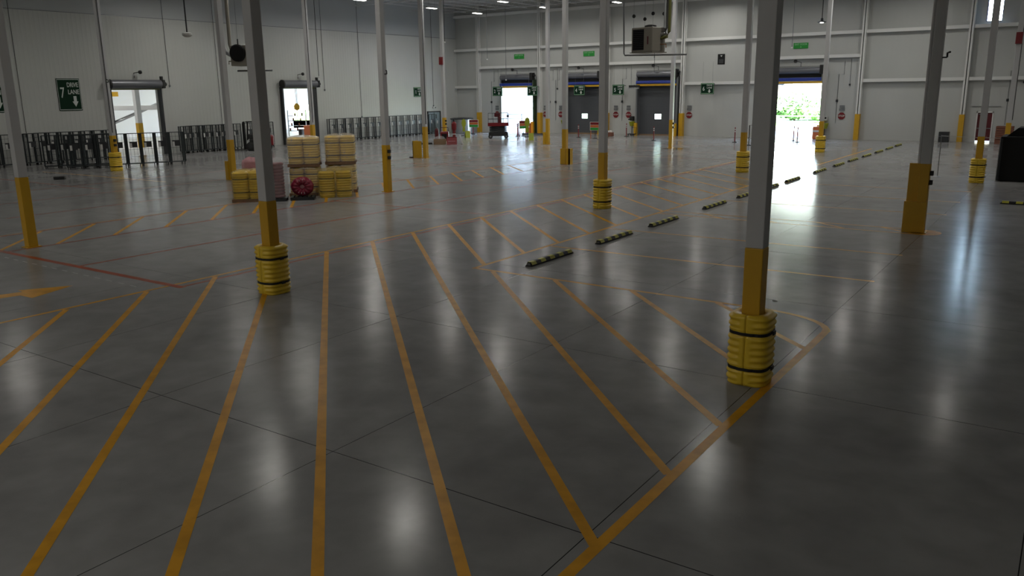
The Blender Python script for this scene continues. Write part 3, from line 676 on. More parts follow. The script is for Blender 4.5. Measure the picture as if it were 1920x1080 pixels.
# ---------------------------------------------------------------- cage carts
def cart():
    o = T('cage_cart', '', 'cart', (0, 0, 0), 0, 'dark tubular cage carts')
    W, D, H = .47, .20, 2.0        # open side faces -Y (local), panel at the front
    b = MB().tube([(-W, -D, .17), (W, -D, .17), (W*.8, D, .17), (-W*.8, D, .17), (-W, -D, .17)], .03, 6)
    b.box(-W, W, -D, D*.2, .17, .19); b.build('base_frame', M['cart'], o)
    for s in (-1, 1):
        b = MB().tube([(s*W, -D, .17), (s*W, -D, H), (s*W*.82, D, H), (s*W*.82, D, .17)], .027, 6)
        for k in range(1, 5):
            u = k/5; b.tube([(s*W*(1-.18*u), -D+2*D*u, .17), (s*W*(1-.18*u), -D+2*D*u, H)], .013, 4)
        b.box(s*W-.045, s*W+.045, -D-.004, -D+.004, .2, H)
        b.build('side_frame', M['cart'], o)
    b = MB().tube([(-W, -D, H), (W, -D, H)], .028, 6)
    for z in (1.75, 1.5, 1.05, .6): b.tube([(-W, -D, z), (W, -D, z)], .007, 4)
    for x in (-.2, 0, .2): b.tube([(x, -D, .25), (x, -D, H)], .007, 4)
    b.build('back_panel', M['cart'], o)
    lp = MB().box(-.22, .22, -D-.02, -D-.01, 1.15, 1.5).build('label_holder', M['dark'], o)
    MB().box(-.2, -.08, -D-.028, -D-.021, 1.12, 1.42).build('paper_label', M['paper'], lp)
    for x, y in ((-W+.04, -D+.05), (W-.04, -D+.05), (-.3, D-.05), (.3, D-.05)):
        MB().lathe([(.001, -.02), (.065, -.02), (.065, .02), (.001, .02)], 12, axis='X', o=(x, y, .066)).box(x-.03, x+.03, y-.02, y+.02, .12, .17).build('caster', M['black'], o)
    return o
ct = cart(); used = False
def put_cart(x, y, rz, lab, grp):
    global used
    if not used: o = ct; used = True; o.location = (x, y, 0); o.rotation_euler = (0, 0, rz); o['label'] = lab; o['group'] = grp
    else: o = dup(ct, lab, (x, y, 0), rz, grp)
    return o
for k in range(17): put_cart(XL+.75+(.05*random.random()), 52.9+.985*k if k < 14 else 52.9+.985*k, PI/2, 'dark cage cart in the tidy row right of the second left-wall doorway', 'row of cage carts right of the second left-wall doorway') if 52.9+.985*k < 66.8 else None
for k in range(16): put_cart(XL+.95+random.random()*.5, 20.6+.74*k, PI/2+random.uniform(-.08, .08), 'dark cage cart against the left wall, left of the cart doorway', 'cage carts against the wall left of the cart doorway')
for k in range(9): put_cart(XL+.95+random.random()*.4, 37.6+.56*k, PI/2+random.uniform(-.08, .08), 'dark cage cart against the wall between the two left doorways', 'cage carts between the two left-wall doorways')
for k in range(3): put_cart(XL+.95, 43.6+.95*k, PI/2, 'dark cage cart against the wall behind the forklift', 'cage carts behind the forklift')
d = Vector((3.1, 6.4, 0)).normalized(); a = math.atan2(d.y, d.x)
for k in range(8):
    p = Vector((-50.0, 25.9, 0))+d*(.45+.82*k)
    put_cart(p.x, p.y, a, 'dark cage cart in the line before the cart doorway, in front of the wall carts', 'loose line of cage carts before the cart doorway')
for k in range(5):
    p = Vector((-51.5, 25.6, 0))+d*(.2+.7*k)
    put_cart(p.x, p.y, a+.15, 'dark cage cart wedged behind the loose line near the left sleeved column', 'cage carts wedged behind the loose line')
t = T('black_block', 'small black block lying on the floor at the left', 'block', (-44.4, 22.5, 0), .7); MB().box(-.28, .28, -.12, .12, 0, .16, bev=.03).build('block', M['black'], t); MB().box(-.2, .2, -.09, .09, .16, .165).build('top_pad', M['dark'], t)

# ---------------------------------------------------------------- wrapped pallets
def pallet(label, loc, rz, m=None, w=1.3, dd=1.3):
    o = T('pallet', label, 'pallet', loc, rz, 'pallets under the wrapped stacks')
    b = MB()
    for k in range(6): x = -w/2+w*k/5.6; b.box(x, x+.11, -dd/2, dd/2, .11, .13)
    b.build('deck_boards', m or M['wood'], o)
    b = MB()
    for y in (-dd/2+.05, 0, dd/2-.05): b.box(-w/2, w/2, y-.04, y+.04, .02, .11)
    b.build('stringers', m or M['wood'], o)
    MB().box(-w/2, w/2, -dd/2, -dd/2+.1, 0, .02).box(-w/2, w/2, dd/2-.1, dd/2, 0, .02).build('bottom_boards', m or M['wood'], o)
    return o
def wrap(label, loc, rz, w, d_, h, m):
    """crinkled film over a load: sides, rounded shoulders and a bunched crown"""
    o = T('stretch_wrap', label, 'plastic wrap', loc, rz, 'clear film round the stacks')
    b = MB(); rows = []; N = 64
    for t_, (z, sc) in enumerate(((.02, 1.0), (.2, 1.0), (.4, 1.0), (.6, .995), (.8, 1.0), (.93, 1.0), (.985, .97), (1.0, .9), (1.03, .7), (1.055, .45), (1.07, .2))):
        row = []
        for k in range(N):
            a = 2*PI*k/N; c, s = math.cos(a), math.sin(a); r = 1/((abs(c)**7+abs(s)**7)**(1/7))
            nz = noise.noise(Vector((c*3+loc[0], s*3+loc[1], z*6)))
            jit = 1+.018*nz; zz = z*h + (.06*nz+.05*abs(noise.noise(Vector((c*2, s*2, loc[0]))))  if z > .98 else 0)
            row.append((r*c*w/2*sc*jit, r*s*d_/2*sc*jit, zz))
        rows.append(row)
    R = b.grid(rows); b.bm.faces.new(R[-1])
    b.build('film', m, o, smooth=True)
    return o
rzp = math.radians(43)
def loc_in(base, u, v, z=0):
    c, s = math.cos(rzp), math.sin(rzp); return (base[0]+c*u-s*v, base[1]+s*u+c*v, z)
def stack(base, tiers, cols, nm, film_m):
    for t_ in range(tiers):
        z = t_*1.235
        pallet('wooden pallet under the %s%s' % (nm, '' if tiers == 1 else (', upper tier' if t_ else ', lower tier')), (base[0], base[1], z), rzp, M['wood'], 1.32, 1.32 if cols == 4 else .7)
        for (u, v) in ([(-.315, -.315), (.315, -.315), (-.315, .315), (.315, .315)] if cols == 4 else [(-.315, 0), (.315, 0)]):
            dup(sl0, 'new yellow ribbed sleeve packed in the %s%s' % (nm, '' if tiers == 1 else (', upper tier' if t_ else ', lower tier')), loc_in(base, u, v, z+.131), rzp+PI/2, 'packed yellow sleeves of the %s%s' % (nm, ', tier %d' % (t_+1) if tiers > 1 else ''))
        wrap('hazy film wrapped round the %s%s' % (nm, '' if tiers == 1 else (', upper tier' if t_ else ', lower tier')), (base[0], base[1], z+.1), rzp, 1.34, 1.34 if cols == 4 else .72, 1.10, film_m)
stack((-27.45, 24.35), 2, 4, 'left tall stack of yellow sleeves', M['film'])
stack((-26.95, 26.0), 2, 4, 'right tall stack of yellow sleeves', M['film'])
stack((-28.0, 21.85), 1, 4, 'low bundle of yellow sleeves at the far left', M['yfilm'])
base = (-25.75, 24.45)
for n, (u, v) in enumerate(((-.36, -.05), (.33, .02))):
    dup(sl0, ('left' if n == 0 else 'right')+' one of two new yellow sleeves standing on the floor before the right tall stack', loc_in(base, u, v, .0), rzp+PI/2+.1, 'two loose yellow sleeves before the tall stack')
w_ = wrap('clear film draped round the two sleeves standing on the floor', (base[0], base[1], 0), rzp, 1.45, .8, 1.12, M['yfilm'])
# red ribbed sleeves in silver film
def ribbed_roll(label, loc, r, h, n, m, group=None):
    o = T('red_ribbed_sleeve', label, 'column protector', loc, rzp, group)
    prof = [(.02, 0)]
    for k in range(n):
        z = h*k/n; prof += [(r*.9, z+.01), (r, z+h/n*.3), (r, z+h/n*.7), (r*.9, z+h/n-.005)]
    prof += [(.02, h)]
    MB().lathe(prof, 28).build('ribs', m, o, smooth=True)
    return o
ribbed_roll('dark red ribbed sleeve in silver film beside the left-foreground column', (-27.0, 22.35, .12), .34, 1.42, 11, M['redpl'])
pallet('small pallet under the red sleeve in silver film', (-27.0, 22.35, 0), rzp, M['dark'], .8, .8)
wrap('silver crinkled film round the dark red sleeve', (-26.97, 22.4, .12), rzp, .84, .76, 1.5, M['silver'])
ribbed_roll('red sleeve top just showing behind the far-left bundle', (-29.1, 22.9, .12), .34, 1.35, 11, M['redpl'])
pallet('small pallet under the red sleeve behind the far-left bundle', (-29.1, 22.9, 0), rzp, M['dark'], .8, .8)
wrap('pinkish film round the red sleeve behind the far-left bundle', (-29.1, 22.9, .12), rzp, .8, .78, 1.42, M['pinkpl'])
# wine red coil on a dark pallet
pl = pallet('low dark pallet carrying the wine red coil', (-26.35, 23.15, 0), rzp, M['dark'], .95, .8)
t = T('wine_red_coil', 'wine red film-wrapped coil standing on the low dark pallet', 'coil', (-26.35, 23.15, .13), rzp)
b = MB(); rows = []
for q in range(17):
    a = 2*PI*q/16
    rows.append([((.235+.185*math.cos(a)*(1+.05*math.sin(9*2*PI*k/48)))*math.cos(2*PI*k/48)*1.1, .2*math.sin(a)*(1+.12*math.sin(2*PI*k/48*12)), .40+(.235+.185*math.cos(a))*math.sin(2*PI*k/48)*.95) for k in range(48)])
b.grid(rows); b.build('coil_body', M['magenta'], t, smooth=True)
MB().lathe([(.04, -.12), (.13, -.1), (.13, .1), (.04, .12)], 16, axis='Y', o=(0, 0, .4)).build('coil_hub', M['pinkpl'], t)
b = MB()
for k in range(14):
    a = 2*PI*k/14+.1; b.tube([(.12*math.cos(a), -.1, .4+.12*math.sin(a)), (.27*math.cos(a), -.215, .4+.27*math.sin(a)), (.42*math.cos(a), -.05, .4+.39*math.sin(a))], .008, 4)
b.build('film_creases', M['paper'], t)

# ---------------------------------------------------------------- forklift
t = T('forklift', 'black forklift with red counterweight parked by the left wall', 'forklift', (-53.1, 42.0, 0), math.radians(48))
MB().box(-.2, 1.25, -.5, .5, .3, .9, bev=.06).box(-.3, .3, -.45, .45, .9, 1.25, bev=.05).build('chassis', M['black'], t)
MB().box(1.0, 1.6, -.52, .52, .35, 1.15, bev=.12).build('counterweight', M['red'], t)
b = MB()
for y in (-.42, .42): b.box(-.62, -.5, y-.06, y+.06, .1, 2.2)
b.box(-.6, -.5, -.4, .4, 2.1, 2.2).box(-.6, -.5, -.4, .4, 1.1, 1.2).box(-.64, -.5, -.36, .36, .25, 2.05); b.build('mast', M['bag'], t)
for y in (-.28, .28): MB().box(-1.55, -.62, y-.06, y+.06, .05, .09).box(-.66, -.62, y-.06, y+.06, .05, .7).build('fork', M['dark'], t)
b = MB()
for x, y in ((-.35, -.45), (-.35, .45), (.95, -.45), (.95, .45)): b.tube([(x, y, .8), (x*.9+.05, y, 2.18)], .035, 6)
b.box(-.4, .95, -.5, .5, 2.15, 2.22); b.build('overhead_guard', M['black'], t)
MB().box(.35, .8, -.25, .25, .95, 1.1, bev=.03).box(.72, .84, -.25, .25, 1.1, 1.6, bev=.03).build('seat', M['dark'], t)
MB().tube([(-.1, 0, 1.1), (.1, 0, 1.4)], .02, 6).lathe([(.12, 0), (.15, .01), (.15, .03), (.12, .04)], 16, .12, 0, o=(0, 0, 1.38)).build('steering_wheel', M['black'], t)
for x, y, r in ((-.15, -.52, .33), (-.15, .52, .33), (1.2, -.5, .27), (1.2, .5, .27)):
    w_ = MB().lathe([(.001, -.1), (r*.6, -.1), (r, -.08), (r, .08), (r*.6, .1), (.001, .1)], 20, axis='Y', o=(x, y, r)).build('wheel', M['black'], t)
    MB().lathe([(.001, -.115), (r*.45, -.115), (r*.45, .115), (.001, .115)], 16, axis='Y', o=(x, y, r)).build('hub', M['dark'], w_)

# ---------------------------------------------------------------- scissor lift
t = T('scissor_lift', 'red and black scissor lift parked left of the first open doorway', 'scissor lift', (-44.4, 62.7, 0), math.radians(36))
MB().box(-.88, .88, -.38, .38, .22, .55, bev=.03).build('chassis', M['black'], t)
b = MB()
for k in range(4):
    z = .58+.14*k
    for y in (-.3, .3): b.tube([(-.8, y, z), (.8, y, z+.13)], .035, 4).tube([(.8, y*.85, z), (-.8, y*.85, z+.13)], .035, 4)
b.box(-.45, .5, -.3, .3, .5, 1.0)
b.build('scissor_arms', M['dark'], t)
MB().box(-.93, .93, -.41, .41, 1.12, 1.2).box(-.93, .93, -.43, -.39, 1.12, 1.40).box(-.93, .93, .39, .43, 1.12, 1.40).box(-.95, -.91, -.43, .43, 1.12, 1.4).box(.91, .95, -.43, .43, 1.12, 1.4).build('platform', M['red'], t)
b = MB()
for y in (-.4, .4):
    for x in (-.9, -.45, 0, .45, .9): b.tube([(x, y, 1.2), (x, y, 2.28)], .018, 6)
    for z in (1.75, 2.28): b.tube([(-.9, y, z), (.9, y, z)], .018, 6)
for x in (-.9, .9):
    for z in (1.75, 2.28): b.tube([(x, -.4, z), (x, .4, z)], .018, 6)
b.build('guard_rail', M['dark'], t)
MB().box(-.05, .25, -.35, -.05, 1.2, 1.95, bev=.04).box(-.35, .2, -.3, 0, 1.95, 2.3, bev=.05).build('control_mast', M['dred'], t)
MB().box(.78, .98, -.44, -.36, 1.9, 2.1).build('control_box', M['black'], t)
for x in (-.72, .72):
    for y in (-.4, .4):
        w_ = MB().lathe([(.001, -.06), (.19, -.06), (.19, .06), (.001, .06)], 20, axis='Y', o=(x, y, .19)).build('wheel', M['black'], t)
        MB().lathe([(.001, -.07), (.09, -.07), (.09, .07), (.001, .07)], 14, axis='Y', o=(x, y, .19)).build('hub', M['grey'], w_)

# ---------------------------------------------------------------- far left corner clutter
t = T('stock_tank', 'large round galvanised tank standing in the far left corner', 'tank', (-53.8, 69.4, 0)); MB().lathe([(.001, .02), (1.1, .02), (1.13, .5), (1.13, 1.38), (1.17, 1.4), (1.17, 1.45), (1.1, 1.45)], 40).build('tank_wall', M['galv'], t, smooth=False)
MB().lathe([(1.2, 1.42), (1.22, 1.5), (.9, 1.56), (.01, 1.6)], 40).build('dark_cover', M['dark'], t)
t = T('red_cone_stack', 'tall red striped post bundle right of the sensor column', 'post', (-44.1, 55.8, 0)); MB().lathe([(.25, 0), (.25, .05), (.13, .1), (.12, 1.0), (.2, 1.15), (.22, 1.6), (.12, 1.75), (.05, 1.8)], 14).build('post', M['red'], t)
b = MB()
for z in (.35, .7, 1.2): b.lathe([(.14, z), (.145, z+.01), (.145, z+.06), (.14, z+.07)], 14)
b.build('reflective_band', M['paper'], t); MB().lathe([(.09, 1.78), (.1, 1.9), (.04, 1.95)], 10).build('cap', M['black'], t)
t = T('red_machine', 'red floor machine with black opening leaning at the column foot', 'machine', (-45.0, 55.6, 0), .6); MB().box(-.35, .35, -.25, .25, .15, .95, bev=.08).build('body', M['red'], t); MB().box(-.22, .22, -.27, -.24, .3, .75).build('opening', M['bag'], t); MB().tube([(-.3, .2, .9), (-.3, .35, 1.25), (.3, .35, 1.25), (.3, .2, .9)], .03, 6).build('handle', M['dred'], t)
for x in (-.3, .3): MB().lathe([(.001, -.03), (.12, -.03), (.12, .03), (.001, .03)], 14, axis='X', o=(x, 0, .12)).build('wheel', M['black'], t)
t = T('sign_board', 'red A-frame board with a line of white lettering on the floor', 'sign', (-42.95, 54.0, 0), .62); MB().prism([(-.32, 0), (.0, .62), (.05, .62), (-.26, 0)], -.42, .42, lambda u, v, q: (q, u, v)).build('front_panel', M['red'], t); MB().prism([(.32, 0), (.0, .62), (-.05, .62), (.26, 0)], -.42, .42, lambda u, v, q: (q, u, v)).build('rear_panel', M['red'], t); MB().box(-.3, .3, -.245, -.2, .24, .30).build('lettering_strip', M['pinkpl'], t)
t = T('leaning_panel', 'white board leaning over beside the red A-frame board', 'board', (-42.1, 54.4, 0), .62); MB().prism([(-.05, 0), (.05, 0), (-.2, .78), (-.3, .78)], -.015, .015, lambda u, v, q: (u, q, v)).build('panel', M['paper'], t); MB().box(-.2, .05, .0, .4, 0, .02).build('foot', M['dark'], t)  # plain white slanted board on a dark foot
t = T('crate', 'brown crate heaped with crumpled plastic left of the red board', 'crate', (-43.9, 53.6, 0), .62); b = MB()
for k in range(3): b.box(-.5, .5, -.3, -.27, .02+.15*k, .14+.15*k).box(-.5, .5, .27, .3, .02+.15*k, .14+.15*k).box(-.5, -.47, -.3, .3, .02+.15*k, .14+.15*k).box(.47, .5, -.3, .3, .02+.15*k, .14+.15*k)
b.box(-.49, .49, -.29, .29, 0, .03); b.build('slats', M['box'], t)
b = MB(); bmesh.ops.create_icosphere(b.bm, subdivisions=3, radius=1)
for v in b.bm.verts: n_ = noise.noise(v.co*3); v.co = Vector((v.co.x*.46, v.co.y*.26, .45+v.co.z*.22))*(1+.12*n_)
b.build('crumpled_plastic', M['silver'], t)
t = T('floor_plank', 'long low dark beam lying left of the crate', 'beam', (-45.3, 53.0, 0), .55); MB().box(-.85, .85, -.06, .06, 0, .1, bev=.01).box(-.85, .85, -.06, .06, .11, .14).build('beam', M['black'], t)
t = T('red_cylinder', 'dark red upright cylinder left of the sensor column', 'cylinder', (-47.0, 57.0, 0)); MB().lathe([(.17, 0), (.17, .95), (.12, 1.08), (.05, 1.12)], 18).build('tank', M['dred'], t); MB().lathe([(.05, 1.1), (.06, 1.22), (.02, 1.25)], 10).build('valve', M['grey'], t)

def tri_board(label, loc, rz):
    t = T('tricolour_board', label, 'sign', loc, rz, 'red, yellow and green boards on posts')
    for z, m_ in ((1.32, M['red']), (1.08, M['orange']), (.84, M['bgreen'])): MB().box(-.45, .45, -.012, .012, z-.10, z+.10).build('panel', m_, t)
    MB().box(-.5, .5, .012, .02, .7, 1.46).build('backing', M['paper'], t)
    MB().tube([(0, .04, .05), (0, .04, 1.4)], .03, 8).build('post', M['dark'], t); MB().lathe([(.001, 0), (.22, 0), (.2, .05), (.001, .07)], 16, 0, .04).build('foot', M['black'], t)
    MB().tube([(-.42, .04, 0), (-.42, .04, 1.2)], .03, 6).build('support_post', M['orange'], t)
    return t
tri_board('red, yellow and green board between the tank and the scissor lift', (-50.9, 67.6, 0), .3)
tri_board('red, yellow and green board partly hidden by the centre column', (-35.9, 65.6, 0), .1)
tri_board('red, yellow and green board seen edge-on at the open doorway', (-44.2, 66.6, 0), 1.25)
def yg_stand(label, loc, rz, sc=1):
    t = T('caution_stand', label, 'sign', loc, rz, 'fluorescent caution stands'); t.scale = (sc, sc, sc)
    MB().lathe([(.001, 0), (.24, 0), (.22, .05), (.03, .07)], 16).build('foot', M['black'], t)
    MB().tube([(0, 0, .05), (0, 0, 1.0)], .025, 8).build('pole', M['dark'], t)
    oc = [(.2*math.cos(PI/4*k), .36*math.sin(PI/4*k)) for k in range(8)]
    MB().prism([(u, v+1.05) for u, v in oc], -.03, -.05, lambda u, v, q: (u, q, v)).build('panel', M['yg'], t)
    MB().prism([(-.12, .35), (.12, .35), (.09, .75), (-.09, .75)], -.03, -.05, lambda u, v, q: (u, q, v)).build('lower_panel', M['yg'], t)
    return t
yg_stand('lime yellow caution stand left of the tricolour board', (-50.3, 65.2, 0), .5, 1.15)
yg_stand('lime yellow caution stand inside the first open doorway', (-42.9, 65.3, 0), .3, 1.3)
yg_stand('lime yellow caution stand just right of the centre column', (-34.7, 64.2, 0), .2, .75)
def wet(label, loc, rz):
    t = T('wet_floor_sign', label, 'sign', loc, rz, 'lime folding floor signs'); MB().prism([(-.24, 0), (-.2, 0), (.02, .62), (-.02, .62)], -.22, .22, lambda u, v, q: (q, u, v)).build('front_leaf', M['yg'], t)
    MB().prism([(.24, 0), (.2, 0), (-.02, .62), (.02, .62)], -.22, .22, lambda u, v, q: (q, u, v)).build('rear_leaf', M['yg'], t); return t
wet('lime folding floor sign on the shiny floor before the first open doorway', (-39.95, 61.4, 0), .6); wet('lime folding floor sign right of the centre column foot', (-32.2, 60.2, 0), .3); wet('lime folding floor sign left of the scissor lift', (-47.9, 62.6, 0), 1.0)
def stanchion(label, loc):
    t = T('stanchion', label, 'post', loc, 0, 'orange stanchion posts before the back wall doors'); MB().lathe([(.001, 0), (.22, 0), (.2, .04), (.04, .07)], 16).build('foot', M['black'], t)
    MB().lathe([(.045, .06), (.045, 1.15), (.02, 1.2)], 10).build('tube', M['red'], t); MB().lathe([(.05, .98), (.05, 1.06)], 10).lathe([(.05, .82), (.05, .9)], 10).build('white_band', M['paper'], t); return t
for x, y, lab in ((-38.0, 66.3, 'left one before the shutter numbered 4'), (-37.3, 69.2, 'second one before the shutter numbered 4'), (-39.9, 67.2, 'thin one between the second and third stop signs'), (-29.75, 64.6, 'left one before the shutter numbered 5'), (-29.6, 67.6, 'right one before the shutter numbered 5'),
                  (-22.9, 65.0, 'alone before the blank wall left of the big column'), (-34.7, 69.4, 'beside the yellow-topped cabinet'), (-45.6, 67.8, 'left one inside the first open doorway'), (-44.5, 66.0, 'right one inside the first open doorway'), (-51.6, 68.4, 'in front of the galvanised tank'), (-19.3, 68.6, 'left one in the wide open doorway'), (-18.5, 66.8, 'right one in the wide open doorway')):
    stanchion('orange stanchion post with white bands, '+lab, (x, y, 0))
t = T('bracket_stand', 'black bent stand holding a small red flag behind the near sleeve', 'stand', (-20.75, 62.0, 0)); MB().lathe([(.001, 0), (.22, 0), (.2, .05), (.03, .07)], 16).build('foot', M['black'], t); MB().tube([(0, 0, .05), (0, 0, 1.5), (.3, 0, 1.5)], .035, 8).build('bent_pole', M['bag'], t); MB().prism([(.2, 1.3), (.5, 1.35), (.5, 1.75), (.25, 1.6)], -.01, .01, lambda u, v, q: (u, q, v)).build('flag', M['red'], t)
t = T('eyewash_station', 'black wall fitting above a lime bin left of shutter 5', 'wall fitting', (-35.35, YB-.36, 0)); MB().box(-.25, .1, -.1, .34, 1.35, 1.75, bev=.05).tube([(-.1, -.1, 1.5), (-.25, -.3, 1.45)], .05, 8).build('fitting', M['black'], t); MB().lathe([(.2, .85), (.3, 1.25), (.28, 1.27), (.01, 1.2)], 20).build('lime_bin', M['yg'], t); MB().tube([(0, 0, .06), (0, 0, .86)], .03, 8).lathe([(.001, 0), (.2, 0), (.18, .06)], 14).build('leg', M['black'], t)
t = T('eyewash_station', 'white wall fitting above a lime bin right of the wide doorway', 'wall fitting', (-17.75, YB-.36, 0)); MB().box(-.15, .15, 0, .34, 1.5, 1.85, bev=.04).build('fitting', M['paper'], t); MB().box(-.1, .1, -.02, 0, 1.65, 1.8).build('dial', M['black'], t); MB().lathe([(.2, .85), (.32, 1.28), (.3, 1.3), (.01, 1.2)], 20).build('lime_bin', M['yg'], t); MB().tube([(0, 0, 0), (0, 0, .86)], .03, 8).build('leg', M['dark'], t)
t = T('eyewash_station', 'lime bin on the wall beside the third stop sign', 'wall fitting', (-42.95, YB-.34, 0)); MB().lathe([(.15, .95), (.24, 1.3), (.22, 1.32), (.01, 1.25)], 18).build('lime_bin', M['yg'], t); MB().tube([(0, 0, 0), (0, 0, .96)], .03, 8).build('leg', M['dark'], t)
t = T('crate', 'orange-brown crate with odds and ends right of the centre column', 'crate', (-36.1, 68.5, 0), .1); MB().box(-.45, .45, -.25, .25, .05, .4, bev=.01).build('box_body', M['rust'], t); b = MB()
for k in range(5): b.lathe([(.01, .4), (.1, .42), (.08, .55), (.01, .58)], 8, -.3+.15*k, .05*(k % 2))
b.build('oddments', M['paper'], t)
t = T('hand_truck', 'low dark dolly against the wall left of shutter 5', 'dolly', (-34.9, 70.9, 0)); MB().box(-.35, .35, -.25, .25, .12, .2).build('deck', M['dark'], t)
for x in (-.28, .28): MB().lathe([(.001, -.03), (.06, -.03), (.06, .03), (.001, .03)], 12, axis='X', o=(x, -.15, .06)).build('wheel', M['black'], t)
MB().tube([(.3, .22, .2), (.35, .24, .75), (-.1, .24, .75)], .025, 6).build('handle', M['black'], t)
t = T('floor_beam', 'dark beam lying on the floor inside the first open doorway', 'beam', (-44.6, 68.8, 0), .15); MB().box(-1.1, 1.1, -.1, .1, 0, .16).build('beam', M['dark'], t); MB().box(-1.1, 1.1, -.12, -.1, .03, .1).build('edge_strip', M['grey'], t)

# right side
t = T('black_skirted_table', 'tall black draped box at the right edge of the picture', 'box', (-1.85, 44.6, 0)); MB().box(-1.15, 1.6, -1.5, .8, 0.02, 1.98, bev=.02).build('drape', M['bag'], t)
MB().prism([(-.95, 1.98), (-.55, 2.35), (1.3, 2.35), (1.6, 1.98)], -1.2, .6, lambda u, v, q: (u, q, v)).build('sloped_hood', M['bag'], t)
for x in (-1.1, 1.5): MB().box(x-.04, x+.04, -1.54, -1.46, 0, 1.9).build('leg', M['dark'], t)
t = T('rope_barrier', 'thin grey rope on slim posts right of the guarded column', 'barrier', (0, 0, 0))
for x, y in ((-5.5, 44.0), (-3.0, 43.0)): MB().tube([(x, y, 0), (x, y, 1.96)], .02, 6).lathe([(.001, 0), (.18, 0), (.02, .05)], 12, x, y).build('post', M['grey'], t)
MB().tube([(-5.5, 44, 1.93), (-4.3, 43.5, 1.9), (-3.0, 43, 1.92)], .012, 6).build('rope', M['rope'], t)
t = T('pallet_stack', 'stack of red-brown pallets against the back wall right of the red door', 'pallet', (-4.75, 70.9, 0))
for k in range(8): MB().box(-.55, .55, -.5, .5, .16*k+.1, .16*k+.135).box(-.55, .55, -.5, -.42, .16*k, .16*k+.1).box(-.55, .55, .42, .5, .16*k, .16*k+.1).box(-.55, .55, -.05, .05, .16*k, .16*k+.1).build('pallet_layer', M['rust'], t)
t = T('storage_box', 'small dark grey box on the floor left of the rightmost yellow wall column', 'box', (-8.75, 71.3, 0)); MB().box(-.35, .35, -.25, .3, 0, .42, bev=.02).box(-.35, .35, -.25, .3, .44, .78, bev=.02).build('box_body', M['dark'], t); MB().box(-.37, .37, -.27, .32, .42, .45).build('lid_rim', M['grey'], t)
t = T('orange_barrier', 'orange plastic barrier at the right side of the wide doorway', 'barrier', (-18.25, 71.3, 0)); MB().box(-.28, .28, -.15, .15, 0, 1.05, bev=.06).build('body', M['orange'], t); MB().box(-.26, .26, -.17, -.15, .6, .75).build('band', M['paper'], t)
t = T('orange_barrier', 'orange plastic barrier at the right side of the first open doorway', 'barrier', (-46.5, 70.9, 0)); MB().box(-.28, .28, -.15, .15, 0, 1.05, bev=.06).build('body', M['orange'], t); MB().box(-.26, .26, -.17, -.15, .6, .75).build('band', M['paper'], t)
t = T('paper_scrap', 'tiny white scrap lying on the floor beyond the nearest sleeve', 'paper', (-4.8, 16.5, 0), .4); MB().box(-.05, .05, -.03, .03, .001, .012).build('scrap', M['paper'], t); MB().box(-.03, .04, -.02, .02, .012, .016).build('fold', M['letter'], t)
# work lamp clusters at shutter 5
t = T('work_lamps', 'cluster of small round lamps at the top left corner of shutter 5', 'lamp', (-35.0, 71.0, 4.3)); b = MB()
for k in range(5): b.lathe([(.02, .1), (.12, .06), (.13, -.02), (.02, -.04)], 12, -.3+.22*k, 0)
b.build('lamp_heads', M['galv'], t); MB().box(-.4, .7, .1, .16, .1, .3).tube([(-.3, .1, .2), (-.3, 1.1, .3)], .03, 6).build('bracket', M['black'], t)

# ---------------------------------------------------------------- room beyond the left wall
S(MB().box(-82, XL-.3, 20, 90, -.3, 0).build('floor_annex', M['wall_p']))
wall_with_openings('wall_annex', 20, 90, 9, [(69.6, 72.6, 0, 2.9)], lambda b, u, v, z0, z1: b.box(-80.3, -80, u, v, z0, z1), M['wall_bright'])
S(MB().box(-82, XL-.25, 20, 90, 9, 9.2).build('ceiling_annex', M['wall_bright'])); S(MB().box(-82, XL-.25, 90, 90.2, 0, 9).build('wall_annex_end', M['wall_bright'])); S(MB().box(-82, XL-.25, 19.8, 20, 0, 9).build('wall_annex_near', M['wall_bright']))
for y in (36, 46, 58, 70):
    t = T('annex_light', 'bright strip lamp in the white room beyond the left wall', 'light', (-70, y, 8.88), 0, 'strip lamps in the white room'); MB().box(-.3, .3, -1.2, 1.2, 0, .12).build('housing', M['paper'], t)
    l = bpy.data.lights.new('lamp', 'AREA'); l.shape = 'RECTANGLE'; l.size = .5; l.size_y = 2.2; l.energy = 520; l.color = (1, .98, .95); lo = bpy.data.objects.new('lamp', l); C.objects.link(lo); lo.location = (0, 0, -.03); lo.parent = t
t = T('annex_column', 'white column with yellow base seen through the cart doorway', 'column', (-65.2, 40.2, 0)); MB().box(-.2, .2, -.2, .2, 2.03, 8.98).build('shaft', M['wall_bright'], t); MB().box(-.205, .205, -.205, .205, 0, 2.03).build('painted_base', M['yel'], t)
t = T('conveyor', 'white and grey overhead conveyor seen through the cart doorway', 'conveyor', (-70, 43, 0)); MB().box(-6, 6, -.6, .6, 3.0, 3.4, rz=1.0).build('belt_bed', M['wall_bright'], t)
MB().tube([(-2, -3, 1.2), (2.6, 3.6, 4.6)], .16, 6).build('incline_chute', M['galv'], t)
for x, y in ((-3, -4.5), (0, 0), (2.6, 4)): MB().box(x-.08, x+.08, y-.08, y+.08, 0, 4.8).build('leg', M['wall_bright'], t)
MB().box(-1.5, -.3, -3.2, -2, 2.3, 3.0).box(1.5, 2.9, 2, 3.8, 2.2, 3.2).build('drive_box', M['black'], t)
MB().box(-4.5, -2.5, -3.6, -2.2, 4.7, 5.4).box(1.2, 3.2, 2.6, 4.6, 4.7, 5.4).build('blue_guard', M['bluep'], t); MB().box(-2.2, -1, -1.6, -.9, 4.2, 4.6).build('yellow_guard', M['yel'], t)
t = T('tool_rack', 'grey rack with purple and brown bins seen through the second doorway', 'rack', (-67, 58.8, 0), .9)
